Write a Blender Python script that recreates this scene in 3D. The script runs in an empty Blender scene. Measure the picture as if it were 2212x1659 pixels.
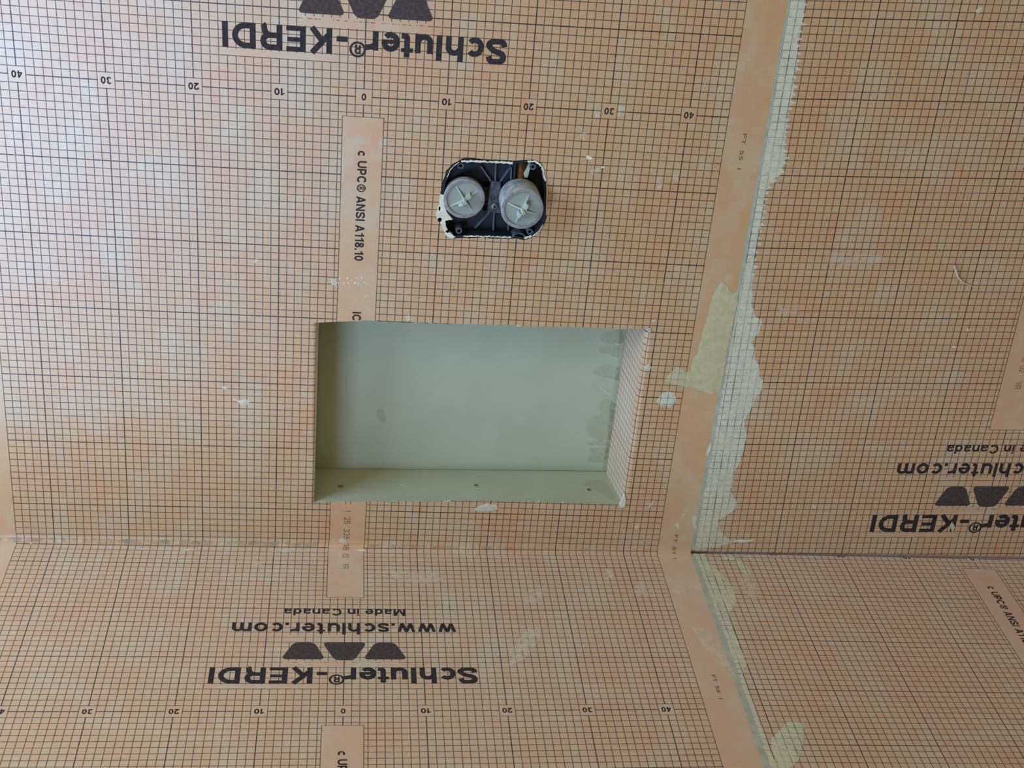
import bpy, bmesh, math, random
from mathutils import Vector
from mathutils.geometry import delaunay_2d_cdt, tessellate_polygon

# ---------------------------------------------------------------- camera, light, exposure
scene = bpy.context.scene
COL = scene.collection
CM = 0.01                                   # every length below is in centimetres

cam_data = bpy.data.cameras.new('camera')
cam_data.sensor_fit = 'HORIZONTAL'
cam_data.sensor_width = 36.0
cam_data.lens = 3011.78 / 2212.0 * 36.0
cam = bpy.data.objects.new('camera', cam_data)
COL.objects.link(cam)
from mathutils import Matrix
_X = Vector((0.99124808, -0.09629824, 0.09029886))
_Y = -Vector((0.03266401, -0.48383656, -0.8745486))
_Z = -Vector((0.12790738, 0.86984414, -0.47645658))
_m = Matrix((_X, _Y, _Z)).transposed().to_4x4()
_m.translation = Vector((-2.6966, -163.6756, 116.8234)) * CM
cam.matrix_world = _m
scene.camera = cam

scene.view_settings.view_transform = 'Standard'
scene.view_settings.look = 'None'
scene.view_settings.gamma = 1.0
scene.view_settings.use_curve_mapping = False
scene.view_settings.exposure = -0.12

world = bpy.data.worlds.new('room_light')
scene.world = world
world.use_nodes = True
world.node_tree.nodes['Background'].inputs[0].default_value = (1.0, 0.85, 0.62, 1.0)
world.node_tree.nodes['Background'].inputs[1].default_value = 0.22


def area(name, loc, target, sx, sy, power, col):
    d = bpy.data.lights.new(name, 'AREA')
    d.shape = 'RECTANGLE'
    d.size = sx
    d.size_y = sy
    d.energy = power
    d.color = col
    o = bpy.data.objects.new(name, d)
    COL.objects.link(o)
    o.location = loc
    o.rotation_euler = (Vector(target) - Vector(loc)).to_track_quat('-Z', 'Y').to_euler()
    return o


area('window_daylight', (-1.40, -2.85, -0.25), (-0.4, 0.0, 0.45), 1.1, 1.1, 82.0, (0.41, 0.60, 1.0))
area('skylight', (-1.4, -0.7, 1.05), (0.0, -0.1, 0.2), 0.8, 0.8, 31.0, (0.46, 0.66, 1.0))
area('warm_fill', (-0.2, -1.4, 2.4), (0.3, -0.1, 0.2), 1.6, 1.6, 11.0, (1.0, 0.82, 0.58))  # added warm fill from above to lift the floor, no lamp known there


# ---------------------------------------------------------------- node helpers and materials
def lin(c):
    return tuple(((v / 255 + 0.055) / 1.055) ** 2.4 if v / 255 > 0.04045 else v / 255 / 12.92 for v in c) + (1.0,)


class NT:
    """short-hand for building a node tree"""
    def __init__(self, name):
        self.mat = bpy.data.materials.new(name)
        self.mat.use_nodes = True
        self.t = self.mat.node_tree
        self.n = self.t.nodes
        self.bsdf = self.n['Principled BSDF']

    def put(self, sock, v):
        if isinstance(v, (int, float)):
            sock.default_value = v
        elif isinstance(v, tuple):
            sock.default_value = v
        else:
            self.t.links.new(v, sock)

    def m(self, op, a, b=0.0, c=0.0):
        x = self.n.new('ShaderNodeMath')
        x.operation = op
        for i, v in enumerate((a, b, c)):
            self.put(x.inputs[i], v)
        return x.outputs[0]

    def rng(self, v, a, b, c=0.0, d=1.0, kind='SMOOTHSTEP'):
        x = self.n.new('ShaderNodeMapRange')
        x.interpolation_type = kind
        for i, q in enumerate((v, a, b, c, d)):
            self.put(x.inputs[i], q)
        return x.outputs[0]

    def mix(self, f, a, b):
        x = self.n.new('ShaderNodeMix')
        x.data_type = 'RGBA'
        self.put(x.inputs[0], f)
        self.put(x.inputs[6], a)
        self.put(x.inputs[7], b)
        return x.outputs[2]

    def noise(self, vec, scale, detail=3.0, rough=0.55):
        x = self.n.new('ShaderNodeTexNoise')
        if vec is not None:
            self.t.links.new(vec, x.inputs['Vector'])
        x.inputs['Scale'].default_value = scale
        x.inputs['Detail'].default_value = detail
        x.inputs['Roughness'].default_value = rough
        return x.outputs['Fac']

    def white(self, vec):
        x = self.n.new('ShaderNodeTexWhiteNoise')
        x.noise_dimensions = '3D'
        self.t.links.new(vec, x.inputs['Vector'])
        return x.outputs['Value']

    def xyz(self, a, b, c):
        x = self.n.new('ShaderNodeCombineXYZ')
        for i, v in enumerate((a, b, c)):
            self.put(x.inputs[i], v)
        return x.outputs[0]

    def coord(self, which):
        x = self.n.new('ShaderNodeTexCoord')
        return x.outputs[which]

    def bump(self, h, strength, dist):
        x = self.n.new('ShaderNodeBump')
        x.inputs['Strength'].default_value = strength
        x.inputs['Distance'].default_value = dist
        self.t.links.new(h, x.inputs['Height'])
        self.t.links.new(x.outputs[0], self.bsdf.inputs['Normal'])

    def done(self, col=None, rough=None, spec=None, metal=None, alpha=None):
        for k, v in (('Base Color', col), ('Roughness', rough), ('Specular IOR Level', spec), ('Metallic', metal), ('Alpha', alpha)):
            if v is not None:
                self.put(self.bsdf.inputs[k], v)
        return self.mat


TAN = lin((184, 138, 60))
ORANGE = lin((192, 121, 20))
GREIGE = lin((182, 156, 104))
ROSE = lin((188, 132, 60))
INK = lin((40, 28, 20))


def membrane_material(name, seed):
    """orange fleece faced membrane with a printed one-centimetre grid; UV holds sheet centimetres"""
    k = NT(name)
    sep = k.n.new('ShaderNodeSeparateXYZ')
    k.t.links.new(k.coord('UV'), sep.inputs[0])
    u, r = sep.outputs[0], sep.outputs[1]
    m = k.m
    # ---- colour of the fleece: cloudy mottling, partly stepping from cell to cell
    p = k.xyz(u, r, seed)
    cell = k.xyz(m('FLOOR', u), m('FLOOR', r), seed)
    n_big = k.noise(p, 0.035, 2.0)
    n_mid = k.noise(p, 0.16, 3.0)
    n_mid2 = k.noise(k.xyz(m('MULTIPLY', u, 1.6), r, seed + 31.0), 0.12, 3.0)
    w1 = k.white(cell)
    w2 = k.white(k.xyz(m('FLOOR', u), m('FLOOR', r), seed + 7.0))
    n_cell = k.noise(cell, 0.31, 2.0, 0.7)
    f_or = m('ADD', m('MULTIPLY', k.rng(m('ADD', m('MULTIPLY', n_mid, 0.6), m('MULTIPLY', n_cell, 0.5)), 0.49, 0.70), 0.72), m('MULTIPLY', k.rng(w1, 0.66, 1.0), 0.26))
    f_gr = m('ADD', m('MULTIPLY', k.rng(m('ADD', m('MULTIPLY', n_mid2, 0.65), m('MULTIPLY', n_cell, 0.4)), 0.48, 0.66), 0.9), m('MULTIPLY', k.rng(w2, 0.7, 1.0), 0.4))
    col = k.mix(m('MINIMUM', f_or, 1.0), TAN, ORANGE)
    col = k.mix(k.rng(n_big, 0.5, 0.7, 0.0, 0.35), col, ROSE)
    col = k.mix(m('MINIMUM', m('MULTIPLY', f_gr, 0.8), 1.0), col, GREIGE)
    fib = k.noise(p, 9.0, 4.0, 0.7)
    col = k.mix(k.rng(fib, 0.3, 0.75, 0.0, 0.13, 'LINEAR'), col, lin((220, 198, 160)))
    # ---- printed grid
    rr = m('FLOORED_MODULO', r, 100.0)
    au = m('ABSOLUTE', u)
    du = m('ABSOLUTE', m('SUBTRACT', u, m('ROUND', u)))
    dr = m('ABSOLUTE', m('SUBTRACT', r, m('ROUND', r)))
    du10 = m('ABSOLUTE', m('SUBTRACT', u, m('MULTIPLY', m('ROUND', m('DIVIDE', u, 10.0)), 10.0)))
    dr10 = m('ABSOLUTE', m('SUBTRACT', r, m('MULTIPLY', m('ROUND', m('DIVIDE', r, 10.0)), 10.0)))
    bu = m('LESS_THAN', du10, 0.3)
    br = m('LESS_THAN', dr10, 0.3)
    ink_n = k.noise(p, 3.1, 3.0)
    wob = m('MULTIPLY', m('SUBTRACT', ink_n, 0.5), 0.035)
    LW, SOFT = 0.041, 0.024

    def line(d, bold, extra=0.018):
        w = m('ADD', m('ADD', LW, m('MULTIPLY', bold, extra)), wob)
        return m('SUBTRACT', 1.0, k.rng(d, w, m('ADD', w, SOFT)))

    def inside(v, a, b):
        return m('MULTIPLY', m('GREATER_THAN', v, a), m('LESS_THAN', v, b))
    vert = line(du, bu)
    hori = line(dr, br)
    body = m('LESS_THAN', au, 45.06)
    strip = m('MULTIPLY', m('LESS_THAN', au, 2.46), inside(rr, 2.54, 77.46))
    r100 = m('ABSOLUTE', m('SUBTRACT', r, m('MULTIPLY', m('ROUND', m('DIVIDE', r, 100.0)), 100.0)))
    box = m('MULTIPLY', m('MULTIPLY', m('LESS_THAN', du10, 0.93), m('LESS_THAN', r100, 0.93)), m('LESS_THAN', au, 42.0))
    gap_v = m('MAXIMUM', m('MULTIPLY', inside(rr, 95.18, 95.95), m('MAXIMUM', inside(u, -16.4, -3.6), m('MAXIMUM', inside(u, 14.6, 16.6), inside(u, 8.6, 9.2)))),
              m('MULTIPLY', inside(rr, 90.7, 91.85), m('MAXIMUM', inside(u, -7.6, -0.6), inside(u, 0.4, 7.6))))
    gap_v = m('MAXIMUM', gap_v, m('MULTIPLY', inside(rr, 85.5, 87.0), m('MAXIMUM', inside(u, -7.6, -5.4), inside(u, -2.4, -0.4))))
    gap_h = m('MULTIPLY', m('MULTIPLY', inside(rr, 90.7, 91.4), m('LESS_THAN', au, 7.6)), m('GREATER_THAN', ink_n, 0.47))
    no = m('SUBTRACT', 1.0, m('MAXIMUM', strip, box))
    grid = m('MAXIMUM', m('MULTIPLY', vert, m('SUBTRACT', 1.0, gap_v)), m('MULTIPLY', hori, m('SUBTRACT', 1.0, gap_h)))
    grid = m('MULTIPLY', m('MULTIPLY', grid, no), body)
    e1 = m('MULTIPLY', line(m('ABSOLUTE', m('SUBTRACT', au, 2.5)), 0.0), inside(rr, 2.47, 77.53))
    e2 = m('MULTIPLY', line(m('MINIMUM', m('ABSOLUTE', m('SUBTRACT', rr, 2.5)), m('ABSOLUTE', m('SUBTRACT', rr, 77.5))), 0.0), m('LESS_THAN', au, 2.53))
    grid = m('MAXIMUM', grid, m('MAXIMUM', e1, m('MULTIPLY', e2, 0.8)))
    fade = k.rng(ink_n, 0.25, 0.55, 0.80, 1.0)
    boldness = m('ADD', 0.86, m('MULTIPLY', m('MAXIMUM', m('MULTIPLY', bu, vert), m('MULTIPLY', br, hori)), 0.14))
    col = k.mix(m('MULTIPLY', m('MULTIPLY', grid, fade), boldness), col, INK)
    k.bump(fib, 0.25, 0.0006)
    k.put(k.bsdf.inputs['Sheen Weight'], m('MULTIPLY', 1.0, m('SUBTRACT', 1.0, m('MULTIPLY', grid, 0.65))))
    k.put(k.bsdf.inputs['Sheen Roughness'], 0.45)
    k.put(k.bsdf.inputs['Sheen Tint'], (1.0, 1.0, 1.0, 1.0))
    k.done(col, 0.40, m('SUBTRACT', 1.0, m('MULTIPLY', grid, 0.7)))
    k.bsdf.inputs['IOR'].default_value = 1.75
    k.put(k.bsdf.inputs['Sheen Weight'], 0.0)
    sh = k.n.new('ShaderNodeBsdfSheen'); sh.distribution='ASHIKHMIN'; sh.inputs['Roughness'].default_value = 1.0
    k.put(sh.inputs['Color'], k.mix(grid, (0.14, 0.14, 0.14, 1.0), (0.03, 0.03, 0.03, 1.0)))
    ad = k.n.new('ShaderNodeAddShader'); k.t.links.new(k.bsdf.outputs[0], ad.inputs[0]); k.t.links.new(sh.outputs[0], ad.inputs[1])
    k.t.links.new(ad.outputs[0], k.n['Material Output'].inputs[0])
    return k.mat


def film_material(name, a, b, ghost, alpha):
    """thin dried mortar on the membrane: the printed grid ghosts through it (UV = sheet centimetres)"""
    k = NT(name)
    m = k.m
    sep = k.n.new('ShaderNodeSeparateXYZ')
    k.t.links.new(k.coord('UV'), sep.inputs[0])
    u, r = sep.outputs[0], sep.outputs[1]
    p = k.xyz(u, r, 11.0)
    du = m('ABSOLUTE', m('SUBTRACT', u, m('ROUND', u)))
    dr = m('ABSOLUTE', m('SUBTRACT', r, m('ROUND', r)))
    d10 = m('ABSOLUTE', m('SUBTRACT', u, m('MULTIPLY', m('ROUND', m('DIVIDE', u, 10.0)), 10.0)))
    wv = m('ADD', 0.036, m('MULTIPLY', m('LESS_THAN', d10, 0.3), 0.02))
    lv = m('SUBTRACT', 1.0, k.rng(du, wv, m('ADD', wv, 0.03)))
    lh = m('SUBTRACT', 1.0, k.rng(dr, 0.034, 0.064))
    g = m('MULTIPLY', m('MAXIMUM', lv, m('MULTIPLY', lh, 0.85)), m('LESS_THAN', m('ABSOLUTE', u), 45.06))
    big = k.noise(p, 0.22, 2.0)
    fade = m('MULTIPLY', k.rng(big, 0.36, 0.60, 0.35, 1.0), k.rng(k.noise(p, 2.2, 3.0), 0.3, 0.6, 0.6, 1.0))
    n = k.noise(p, 1.3, 4.0, 0.6)
    col = k.mix(k.rng(n, 0.3, 0.7), lin(a), lin(b))
    col = k.mix(m('MULTIPLY', m('MULTIPLY', g, fade), ghost), col, lin((78, 84, 78)))
    k.bump(k.noise(p, 5.0, 4.0, 0.6), 0.3, 0.001)
    al = k.rng(k.noise(p, 2.6, 4.0, 0.65), 0.30, 0.55, alpha[0], alpha[1])
    return k.done(col, 0.85, 0.2, None, al)


def ink_material(name, c, rough=0.6, spec=0.08):
    k = NT(name)
    o = k.coord('Object')
    n = k.noise(o, 260.0, 3.0)
    return k.done(k.mix(k.rng(n, 0.35, 0.75, 0.0, 0.35), lin(c), lin(tuple(min(255, v + 42) for v in c))), rough, spec)


def mottled(name, a, b, scale, rough=0.8, spec=0.3, alpha=None, ascale=60.0, bump=0.0, metal=None):
    k = NT(name)
    o = k.coord('Object')
    n = k.noise(o, scale, 4.0, 0.6)
    col = k.mix(k.rng(n, 0.32, 0.68), lin(a), lin(b))
    al = None
    if alpha is not None:
        al = k.rng(k.noise(o, ascale, 4.0, 0.65), 0.32, 0.62, alpha[0], alpha[1])
    if bump:
        k.bump(k.noise(o, scale * 4.0, 4.0, 0.6), bump, 0.001)
    return k.done(col, rough, spec, metal, al)


MAT = {
    'sheet_a': membrane_material('membrane_orange_grid', 3.0),
    'sheet_b': membrane_material('membrane_orange_grid_second', 57.0),
    'sheet_c': membrane_material('membrane_orange_grid_third', 91.0),
    'ink': ink_material('printed_ink_black', (48, 43, 42)),
    'logo': ink_material('printed_ink_charcoal', (70, 60, 55)),
    'jet': ink_material('inkjet_grey', (96, 84, 70)),
    'board': mottled('cement_board', (176, 172, 160), (186, 182, 170), 9.0, 0.95, 0.1),
    'niche': mottled('grey_green_board', (173, 177, 148), (178, 182, 153), 14.0, 0.85, 0.25, bump=0.05),
    'thin': mottled('thinset_dry', (208, 204, 174), (228, 224, 196), 55.0, 0.9, 0.15, bump=0.5),
    'thin_opaque': mottled('thinset_smooth', (192, 186, 150), (202, 196, 164), 35.0, 0.85, 0.2, bump=0.15),
    'film': mottled('thinset_film', (218, 213, 180), (228, 223, 192), 55.0, 0.85, 0.2, alpha=(0.58, 0.80), ascale=120.0, bump=0.3),
    'ghost': film_material('thinset_film_over_grid', (204, 199, 164), (214, 209, 178), 0.9, (0.82, 0.97)),
    'ghost_thick': film_material('thinset_patch_over_grid', (188, 177, 132), (198, 187, 146), 0.55, (0.97, 1.0)),
    'wipe': mottled('thinset_wipe', (228, 222, 196), (236, 230, 208), 55.0, 0.85, 0.2, alpha=(0.0, 0.26), ascale=70.0),
    'haze': mottled('thinset_haze', (228, 222, 192), (238, 232, 206), 55.0, 0.85, 0.2, alpha=(0.04, 0.46), ascale=110.0),
    'residue': mottled('crease_residue_shade', (150, 136, 110), (180, 172, 146), 60.0, 0.9, 0.15, alpha=(0.0, 0.5), ascale=90.0),  # dried mortar colour with the crease's shade mixed in
    'bead': mottled('thinset_bead_shaded', (168, 172, 150), (186, 190, 168), 60.0, 0.9, 0.15, bump=0.4),  # mortar darkened, the sheet edge's shadow is in this colour
    'stain': mottled('thinset_stain', (186, 186, 144), (198, 200, 168), 60.0, 0.8, 0.2, alpha=(0.10, 0.50), ascale=60.0),
    'black': mottled('black_plastic', (22, 26, 33), (32, 37, 45), 60.0, 0.45, 0.4),
    'dark': mottled('hole_shade', (6, 6, 8), (9, 9, 11), 30.0, 0.9, 0.05),  # near-black standing for the shade inside holes and slots
    'cap': mottled('grey_plastic', (140, 148, 132), (148, 156, 140), 70.0, 0.55, 0.35),
    'cap_side': mottled('grey_plastic_smeared', (132, 140, 138), (176, 182, 174), 90.0, 0.7, 0.25),
    'cap_rim': mottled('grey_plastic_stained', (128, 122, 114), (150, 148, 142), 120.0, 0.6, 0.3),
    'fin': mottled('pale_grey_plastic', (176, 184, 168), (186, 193, 176), 70.0, 0.5, 0.35),
    'rib': mottled('dusty_black_plastic', (74, 84, 90), (98, 108, 112), 90.0, 0.6, 0.3),
    'boss': mottled('dusty_dark_plastic', (52, 60, 66), (92, 98, 98), 160.0, 0.6, 0.3),
    'brass': mottled('brass', (148, 112, 62), (118, 90, 52), 200.0, 0.4, 0.5, metal=0.7),
    'steel': mottled('screw_steel', (150, 150, 145), (120, 120, 118), 300.0, 0.4, 0.5, metal=0.6),
    'pale': mottled('pale_plastic', (170, 176, 158), (184, 188, 172), 80.0, 0.6, 0.3),
    'thread': mottled('thread_fibre', (206, 188, 158), (222, 208, 182), 300.0, 0.8, 0.2),
}


# ---------------------------------------------------------------- object helpers
def tag(o, label=None, cat=None, group=None, kind=None):
    for k, v in (('label', label), ('category', cat), ('group', group), ('kind', kind)):
        if v:
            o[k] = v
    return o


def empty(name, loc):
    o = bpy.data.objects.new(name, None)
    o.empty_display_size = 0.05
    COL.objects.link(o)
    o.location = Vector(loc) * CM
    o['_org'] = [float(v) for v in loc]
    return o


def org(o):
    return Vector(o['_org']) if (o is not None and '_org' in o) else Vector((0, 0, 0))


def obj(name, verts, faces, mat, parent=None, uvs=None, smooth=False, origin=None):
    """one mesh object; verts in world centimetres"""
    base = Vector(origin) if origin is not None else (org(parent) if parent else Vector((0, 0, 0)))
    me = bpy.data.meshes.new(name)
    me.from_pydata([(Vector(v) - base) * CM for v in verts], [], faces)
    if uvs is not None:
        lay = me.uv_layers.new(name='UVMap')
        for l in me.loops:
            lay.data[l.index].uv = uvs[l.vertex_index]
    me.materials.append(MAT[mat])
    bm = bmesh.new()
    bm.from_mesh(me)
    if uvs is None:
        bmesh.ops.recalc_face_normals(bm, faces=bm.faces)
    bm.to_mesh(me)
    bm.free()
    if smooth:
        for p in me.polygons:
            p.use_smooth = True
    o = bpy.data.objects.new(name, me)
    COL.objects.link(o)
    o['_org'] = [float(v) for v in base]
    if parent:
        o.parent = parent
        o.location = (base - org(parent)) * CM
    else:
        o.location = base * CM
    return o


class MB:
    """collects simple solids (centimetres) into one mesh"""
    def __init__(self):
        self.v, self.f = [], []

    def add(self, v, f):
        n = len(self.v)
        self.v += [tuple(p) for p in v]
        self.f += [tuple(i + n for i in q) for q in f]
        return self

    def prism(self, poly, y0, y1):
        """polygon in (x, z) pushed from depth y0 to y1"""
        n = len(poly)
        v = [(x, y0, z) for x, z in poly] + [(x, y1, z) for x, z in poly]
        tri = tessellate_polygon([[Vector((x, z, 0)) for x, z in poly]])
        f = [tuple(t) for t in tri] + [tuple(i + n for i in t) for t in tri]
        f += [(i, (i + 1) % n, n + (i + 1) % n, n + i) for i in range(n)]
        return self.add(v, f)

    def lathe(self, cx, cz, prof, seg=40, axis='Y', other=0.0, close=True):
        """profile of (depth, radius) pairs about an axis through (cx, cz); axis Y by default"""
        v, f = [], []
        for d, rad in prof:
            for i in range(seg):
                a = 2 * math.pi * i / seg
                if axis == 'Y':
                    v.append((cx + rad * math.cos(a), d, cz + rad * math.sin(a)))
                else:
                    v.append((cx + rad * math.cos(a), other + rad * math.sin(a), d))
        for j in range(len(prof) - 1):
            for i in range(seg):
                k = (i + 1) % seg
                f.append((j * seg + i, j * seg + k, (j + 1) * seg + k, (j + 1) * seg + i))
        if close:
            f.append(tuple(range(seg)))
            f.append(tuple(range((len(prof) - 1) * seg, len(prof) * seg)))
        return self.add(v, f)

    def bar(self, a, b, w, y0, y1, ya=None, yb=None):
        """bar from a to b in (x, z), width w, base depth y0, top depth y1 (ya / yb: top depth at either end)"""
        ax, az = a
        bx, bz = b
        L = math.hypot(bx - ax, bz - az)
        nx, nz = -(bz - az) / L * w / 2, (bx - ax) / L * w / 2
        ta = y1 if ya is None else ya
        tb = y1 if yb is None else yb
        v = [(ax + nx, y0, az + nz), (ax - nx, y0, az - nz), (bx - nx, y0, bz - nz), (bx + nx, y0, bz + nz),
             (ax + nx, ta, az + nz), (ax - nx, ta, az - nz), (bx - nx, tb, bz - nz), (bx + nx, tb, bz + nz)]
        return self.add(v, [(0, 1, 2, 3), (4, 5, 6, 7), (0, 1, 5, 4), (1, 2, 6, 5), (2, 3, 7, 6), (3, 0, 4, 7)])

    def tube(self, pts, rads, seg=8):
        v, f = [], []
        P = [Vector(p) for p in pts]
        for i, p in enumerate(P):
            t = (P[min(i + 1, len(P) - 1)] - P[max(i - 1, 0)]).normalized()
            a = t.cross(Vector((0, 1, 0.2))).normalized()
            b = t.cross(a)
            for k in range(seg):
                th = 2 * math.pi * k / seg
                v.append(tuple(p + (a * math.cos(th) + b * math.sin(th)) * rads[i]))
        for i in range(len(P) - 1):
            for k in range(seg):
                q = (k + 1) % seg
                f.append((i * seg + k, i * seg + q, (i + 1) * seg + q, (i + 1) * seg + k))
        f += [tuple(range(seg)), tuple(range((len(P) - 1) * seg, len(P) * seg))]
        return self.add(v, f)

    def build(self, name, mat, parent=None, smooth=False):
        o = obj(name, self.v, self.f, mat, parent)
        if smooth:
            me = o.data
            for p in me.polygons:
                p.use_smooth = len(p.vertices) == 4
            me.set_sharp_from_angle(angle=math.radians(40))
        return o


def inside_poly(p, poly):
    x, y = p
    c = False
    j = len(poly) - 1
    for i in range(len(poly)):
        xi, yi = poly[i]
        xj, yj = poly[j]
        if (yi > y) != (yj > y) and x < (xj - xi) * (y - yi) / (yj - yi) + xi:
            c = not c
        j = i
    return c


def cdt(outer, holes, pts, extra_loops=()):
    """triangulate the outer loop with holes and inner points"""
    V, E = [], []

    def loop(L):
        n = len(V)
        V.extend(Vector(p) for p in L)
        E.extend((n + i, n + (i + 1) % len(L)) for i in range(len(L)))
    loop(outer)
    for h in holes:
        loop(h)
    V.extend(Vector(p) for p in pts if inside_poly(p, outer) and not any(inside_poly(p, h) for h in holes))
    ov, oe, of, _, _, _ = delaunay_2d_cdt(V, E, [], 0, 1e-5)
    ov = [tuple(v) for v in ov]
    keep = []
    for t in of:
        c = (sum(ov[i][0] for i in t) / len(t), sum(ov[i][1] for i in t) / len(t))
        if inside_poly(c, outer) and not any(inside_poly(c, h) for h in holes):
            keep.append(tuple(t))
    return ov, keep


# ---------------------------------------------------------------- how each sheet lies on wall and floor
def ev(c, u, r, deg):
    o = 0.0
    k = 0
    for i in range(deg + 1):
        for j in range(deg + 1 - i):
            o += c[k] * (u / 50) ** i * (r / 50) ** j
            k += 1
    return o


class Sheet:
    """maps sheet centimetres (u across, r down the roll) to the wall (s < 0) and floor (s > 0)"""
    def __init__(self, wall, wd, floor, fd, ulim, rlim, rho, lift, groove=0.0):
        self.wall, self.wd, self.floor, self.fd = wall, wd, floor, fd
        self.ulim, self.rlim, self.rho, self.lift, self.groove = ulim, rlim, rho, lift, groove
        self.cache = {}

    def xs(self, which, u, r):
        c, d = (self.wall, self.wd) if which == 0 else (self.floor, self.fd)
        uc = min(max(u, self.ulim[0]), self.ulim[1])
        lo, hi = (self.rlim[0], self.rlim[1]) if which == 0 else (self.rlim[2], self.rlim[3])
        rc = min(max(r, lo), hi)
        return ev(c[0], uc, rc, d) + (u - uc), ev(c[1], uc, rc, d) + (r - rc)

    def fold(self, u):
        key = round(u, 3)
        if key not in self.cache:
            ra = rb = self.rlim[1]
            for _ in range(12):
                ra -= self.xs(0, u, ra)[1] + self.rho
                rb -= self.xs(1, u, rb)[1] - self.rho
            if rb < ra + 0.3:
                rb = ra + 0.3
            self.cache[key] = (ra, rb)
        return self.cache[key]

    def place(self, u, r, h=0.0):
        h += self.lift
        ra, rb = self.fold(u)
        if r <= ra:
            x, s = self.xs(0, u, r)
            return (x, -h, -s)
        if r >= rb:
            x, s = self.xs(1, u, r)
            return (x, -s, h)
        t = (r - ra) / (rb - ra)
        th = t * math.pi / 2
        x = self.xs(0, u, ra)[0] * (1 - t) + self.xs(1, u, rb)[0] * t
        g = self.groove * max(0.0, math.sin(math.pi * t)) ** 3
        d = self.rho - h
        return (x, -self.rho + d * math.cos(th) + g, self.rho - d * math.sin(th) - g)

    def inv(self, x, s):
        w = 0 if s < 0 else 1
        u, r = x, s
        for _ in range(40):
            a, b = self.xs(w, u, r)
            u -= a - x
            r -= b - s
        return u, r


SA = Sheet(((-4.86251e-02, 5.37251e-01, -5.39317e-01, 1.72252e-01, 4.98951e+01, -1.69175e-01, 2.41972e-01, -1.28673e-01, 3.34654e-02, 1.91439e-01),
            (-6.56977e+01, 4.97307e+01, -5.68118e-02, -1.04157e-02, 1.53942e-01, 5.19649e-01, -4.70870e-01, -3.07734e-01, 2.95660e-01, -2.80869e-02)), 3,
           ((-3.85006e-01, 5.93651e-01, -2.20351e-01, 5.01654e+01, -4.54641e-02, 6.38275e-02),
            (-6.14464e+01, 4.56493e+01, 1.06813e+00, -2.34769e-01, -1.08652e-01, -1.61464e-01)), 2,
           (-50, 50), (-18, 68, 62, 112), 1.0, 0.0)
SB = Sheet(((94.14234, 1.97261, 0.28914, 52.02239, 0.47477, 0.58694), (0.42051, 50.3553, -0.14615, -1.35392, 0.76779, -0.24454)), 2,
           ((93.78041, 0.17973, 51.49651), (0.3216, 49.92824, 0.60569)), 1,
           (-50, 12), (-95, 2, -2, 60), 0.28, -0.09, 0.9)
SC = Sheet(((-95.0, 0.0, 50.0), (-60.0, 50.0, 0.0)), 1, ((-95.0, 0.0, 50.0), (-60.0, 50.0, 0.0)), 1, (-50, 50), (-90, 60, 60, 160), 0.6, -0.09)


def plane_pos(x, s, h):
    """point on the bare wall (s < 0) or floor (s > 0), h proud of it, following the corner fillet"""
    rho = 1.0 if x < 50.3 else 0.3
    if s <= -rho:
        return (x, -h, -s)
    if s >= rho:
        return (x, -s, h)
    th = (s + rho) / (2 * rho) * math.pi / 2
    d = rho - h
    return (x, -rho + d * math.cos(th), rho - d * math.sin(th))

# ---------------------------------------------------------------- the setting: wall, floor, membrane sheets
NICHE_TOP = [(-4.94, 35.29), (-2.8, 35.45), (-1.01, 35.59), (1.37, 35.9), (3.77, 35.86), (8.0, 35.84), (14.08, 35.9), (20.2, 36.02), (26.38, 36.01), (31.35, 36.09), (35.43, 36.05), (38.5, 36.25)]
NICHE_BOT = [(-4.67, 7.27), (-3.27, 7.47), (0.57, 7.64), (5.08, 7.76), (9.61, 7.88), (16.13, 8.13), (18.09, 8.26), (22.69, 8.3), (28.0, 8.29), (33.36, 8.11), (37.39, 8.13), (39.05, 8.02)]
NICHE_L = [(-4.9, 31.02), (-4.87, 26.86), (-4.8, 21.17), (-4.67, 15.31), (-4.63, 10.8)]
NICHE_R = [(38.68, 32.77), (38.7, 29.93), (38.8, 24.15), (38.87, 18.18), (38.92, 13.59)]
VALVE_HOLE = [(12.02, 58.42), (12.62, 58.82), (13.24, 58.82), (14.82, 58.62), (16.61, 58.68), (18.73, 58.68), (20.28, 58.89), (21.37, 58.95), (22.11, 58.66), (22.56, 58.11), (22.78, 57.13), (23.14, 56.32), (23.36, 54.66), (23.47, 53.15), (23.61, 51.45), (23.36, 50.32), (22.8, 49.43), (21.99, 48.61), (21.14, 48.22), (20.0, 48.34), (18.07, 48.24), (15.66, 48.21), (13.57, 48.15), (11.98, 47.98), (11.16, 48.33), (10.8, 48.91), (10.26, 49.91), (9.6, 50.81), (9.67, 51.58), (9.89, 52.43), (9.87, 53.94), (9.96, 54.44), (10.05, 55.44), (10.38, 56.37), (10.42, 56.94), (11.13, 57.88)]
WALL_TOP, FLOOR_END = 150.0, 64.0
RN_R, RN_L = 0.75, 0.4                      # rounding of the membrane at the niche's sides

rnd = random.Random(5)


def ragged(line, step, amp, closed=False):
    """resample a polyline with small random notches"""
    out = []
    n = len(line)
    for i in range(n if closed else n - 1):
        a, b = line[i], line[(i + 1) % n]
        L = math.hypot(b[0] - a[0], b[1] - a[1])
        k = max(1, int(L / step))
        for j in range(k):
            t = j / k
            px, pz = a[0] + (b[0] - a[0]) * t, a[1] + (b[1] - a[1]) * t
            if L > 1e-6 and (i, j) != (0, 0):
                d = rnd.uniform(-amp, amp)
                px += -(b[1] - a[1]) / L * d
                pz += (b[0] - a[0]) / L * d
            out.append((px, pz))
    if not closed:
        out.append(line[-1])
    return out


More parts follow.
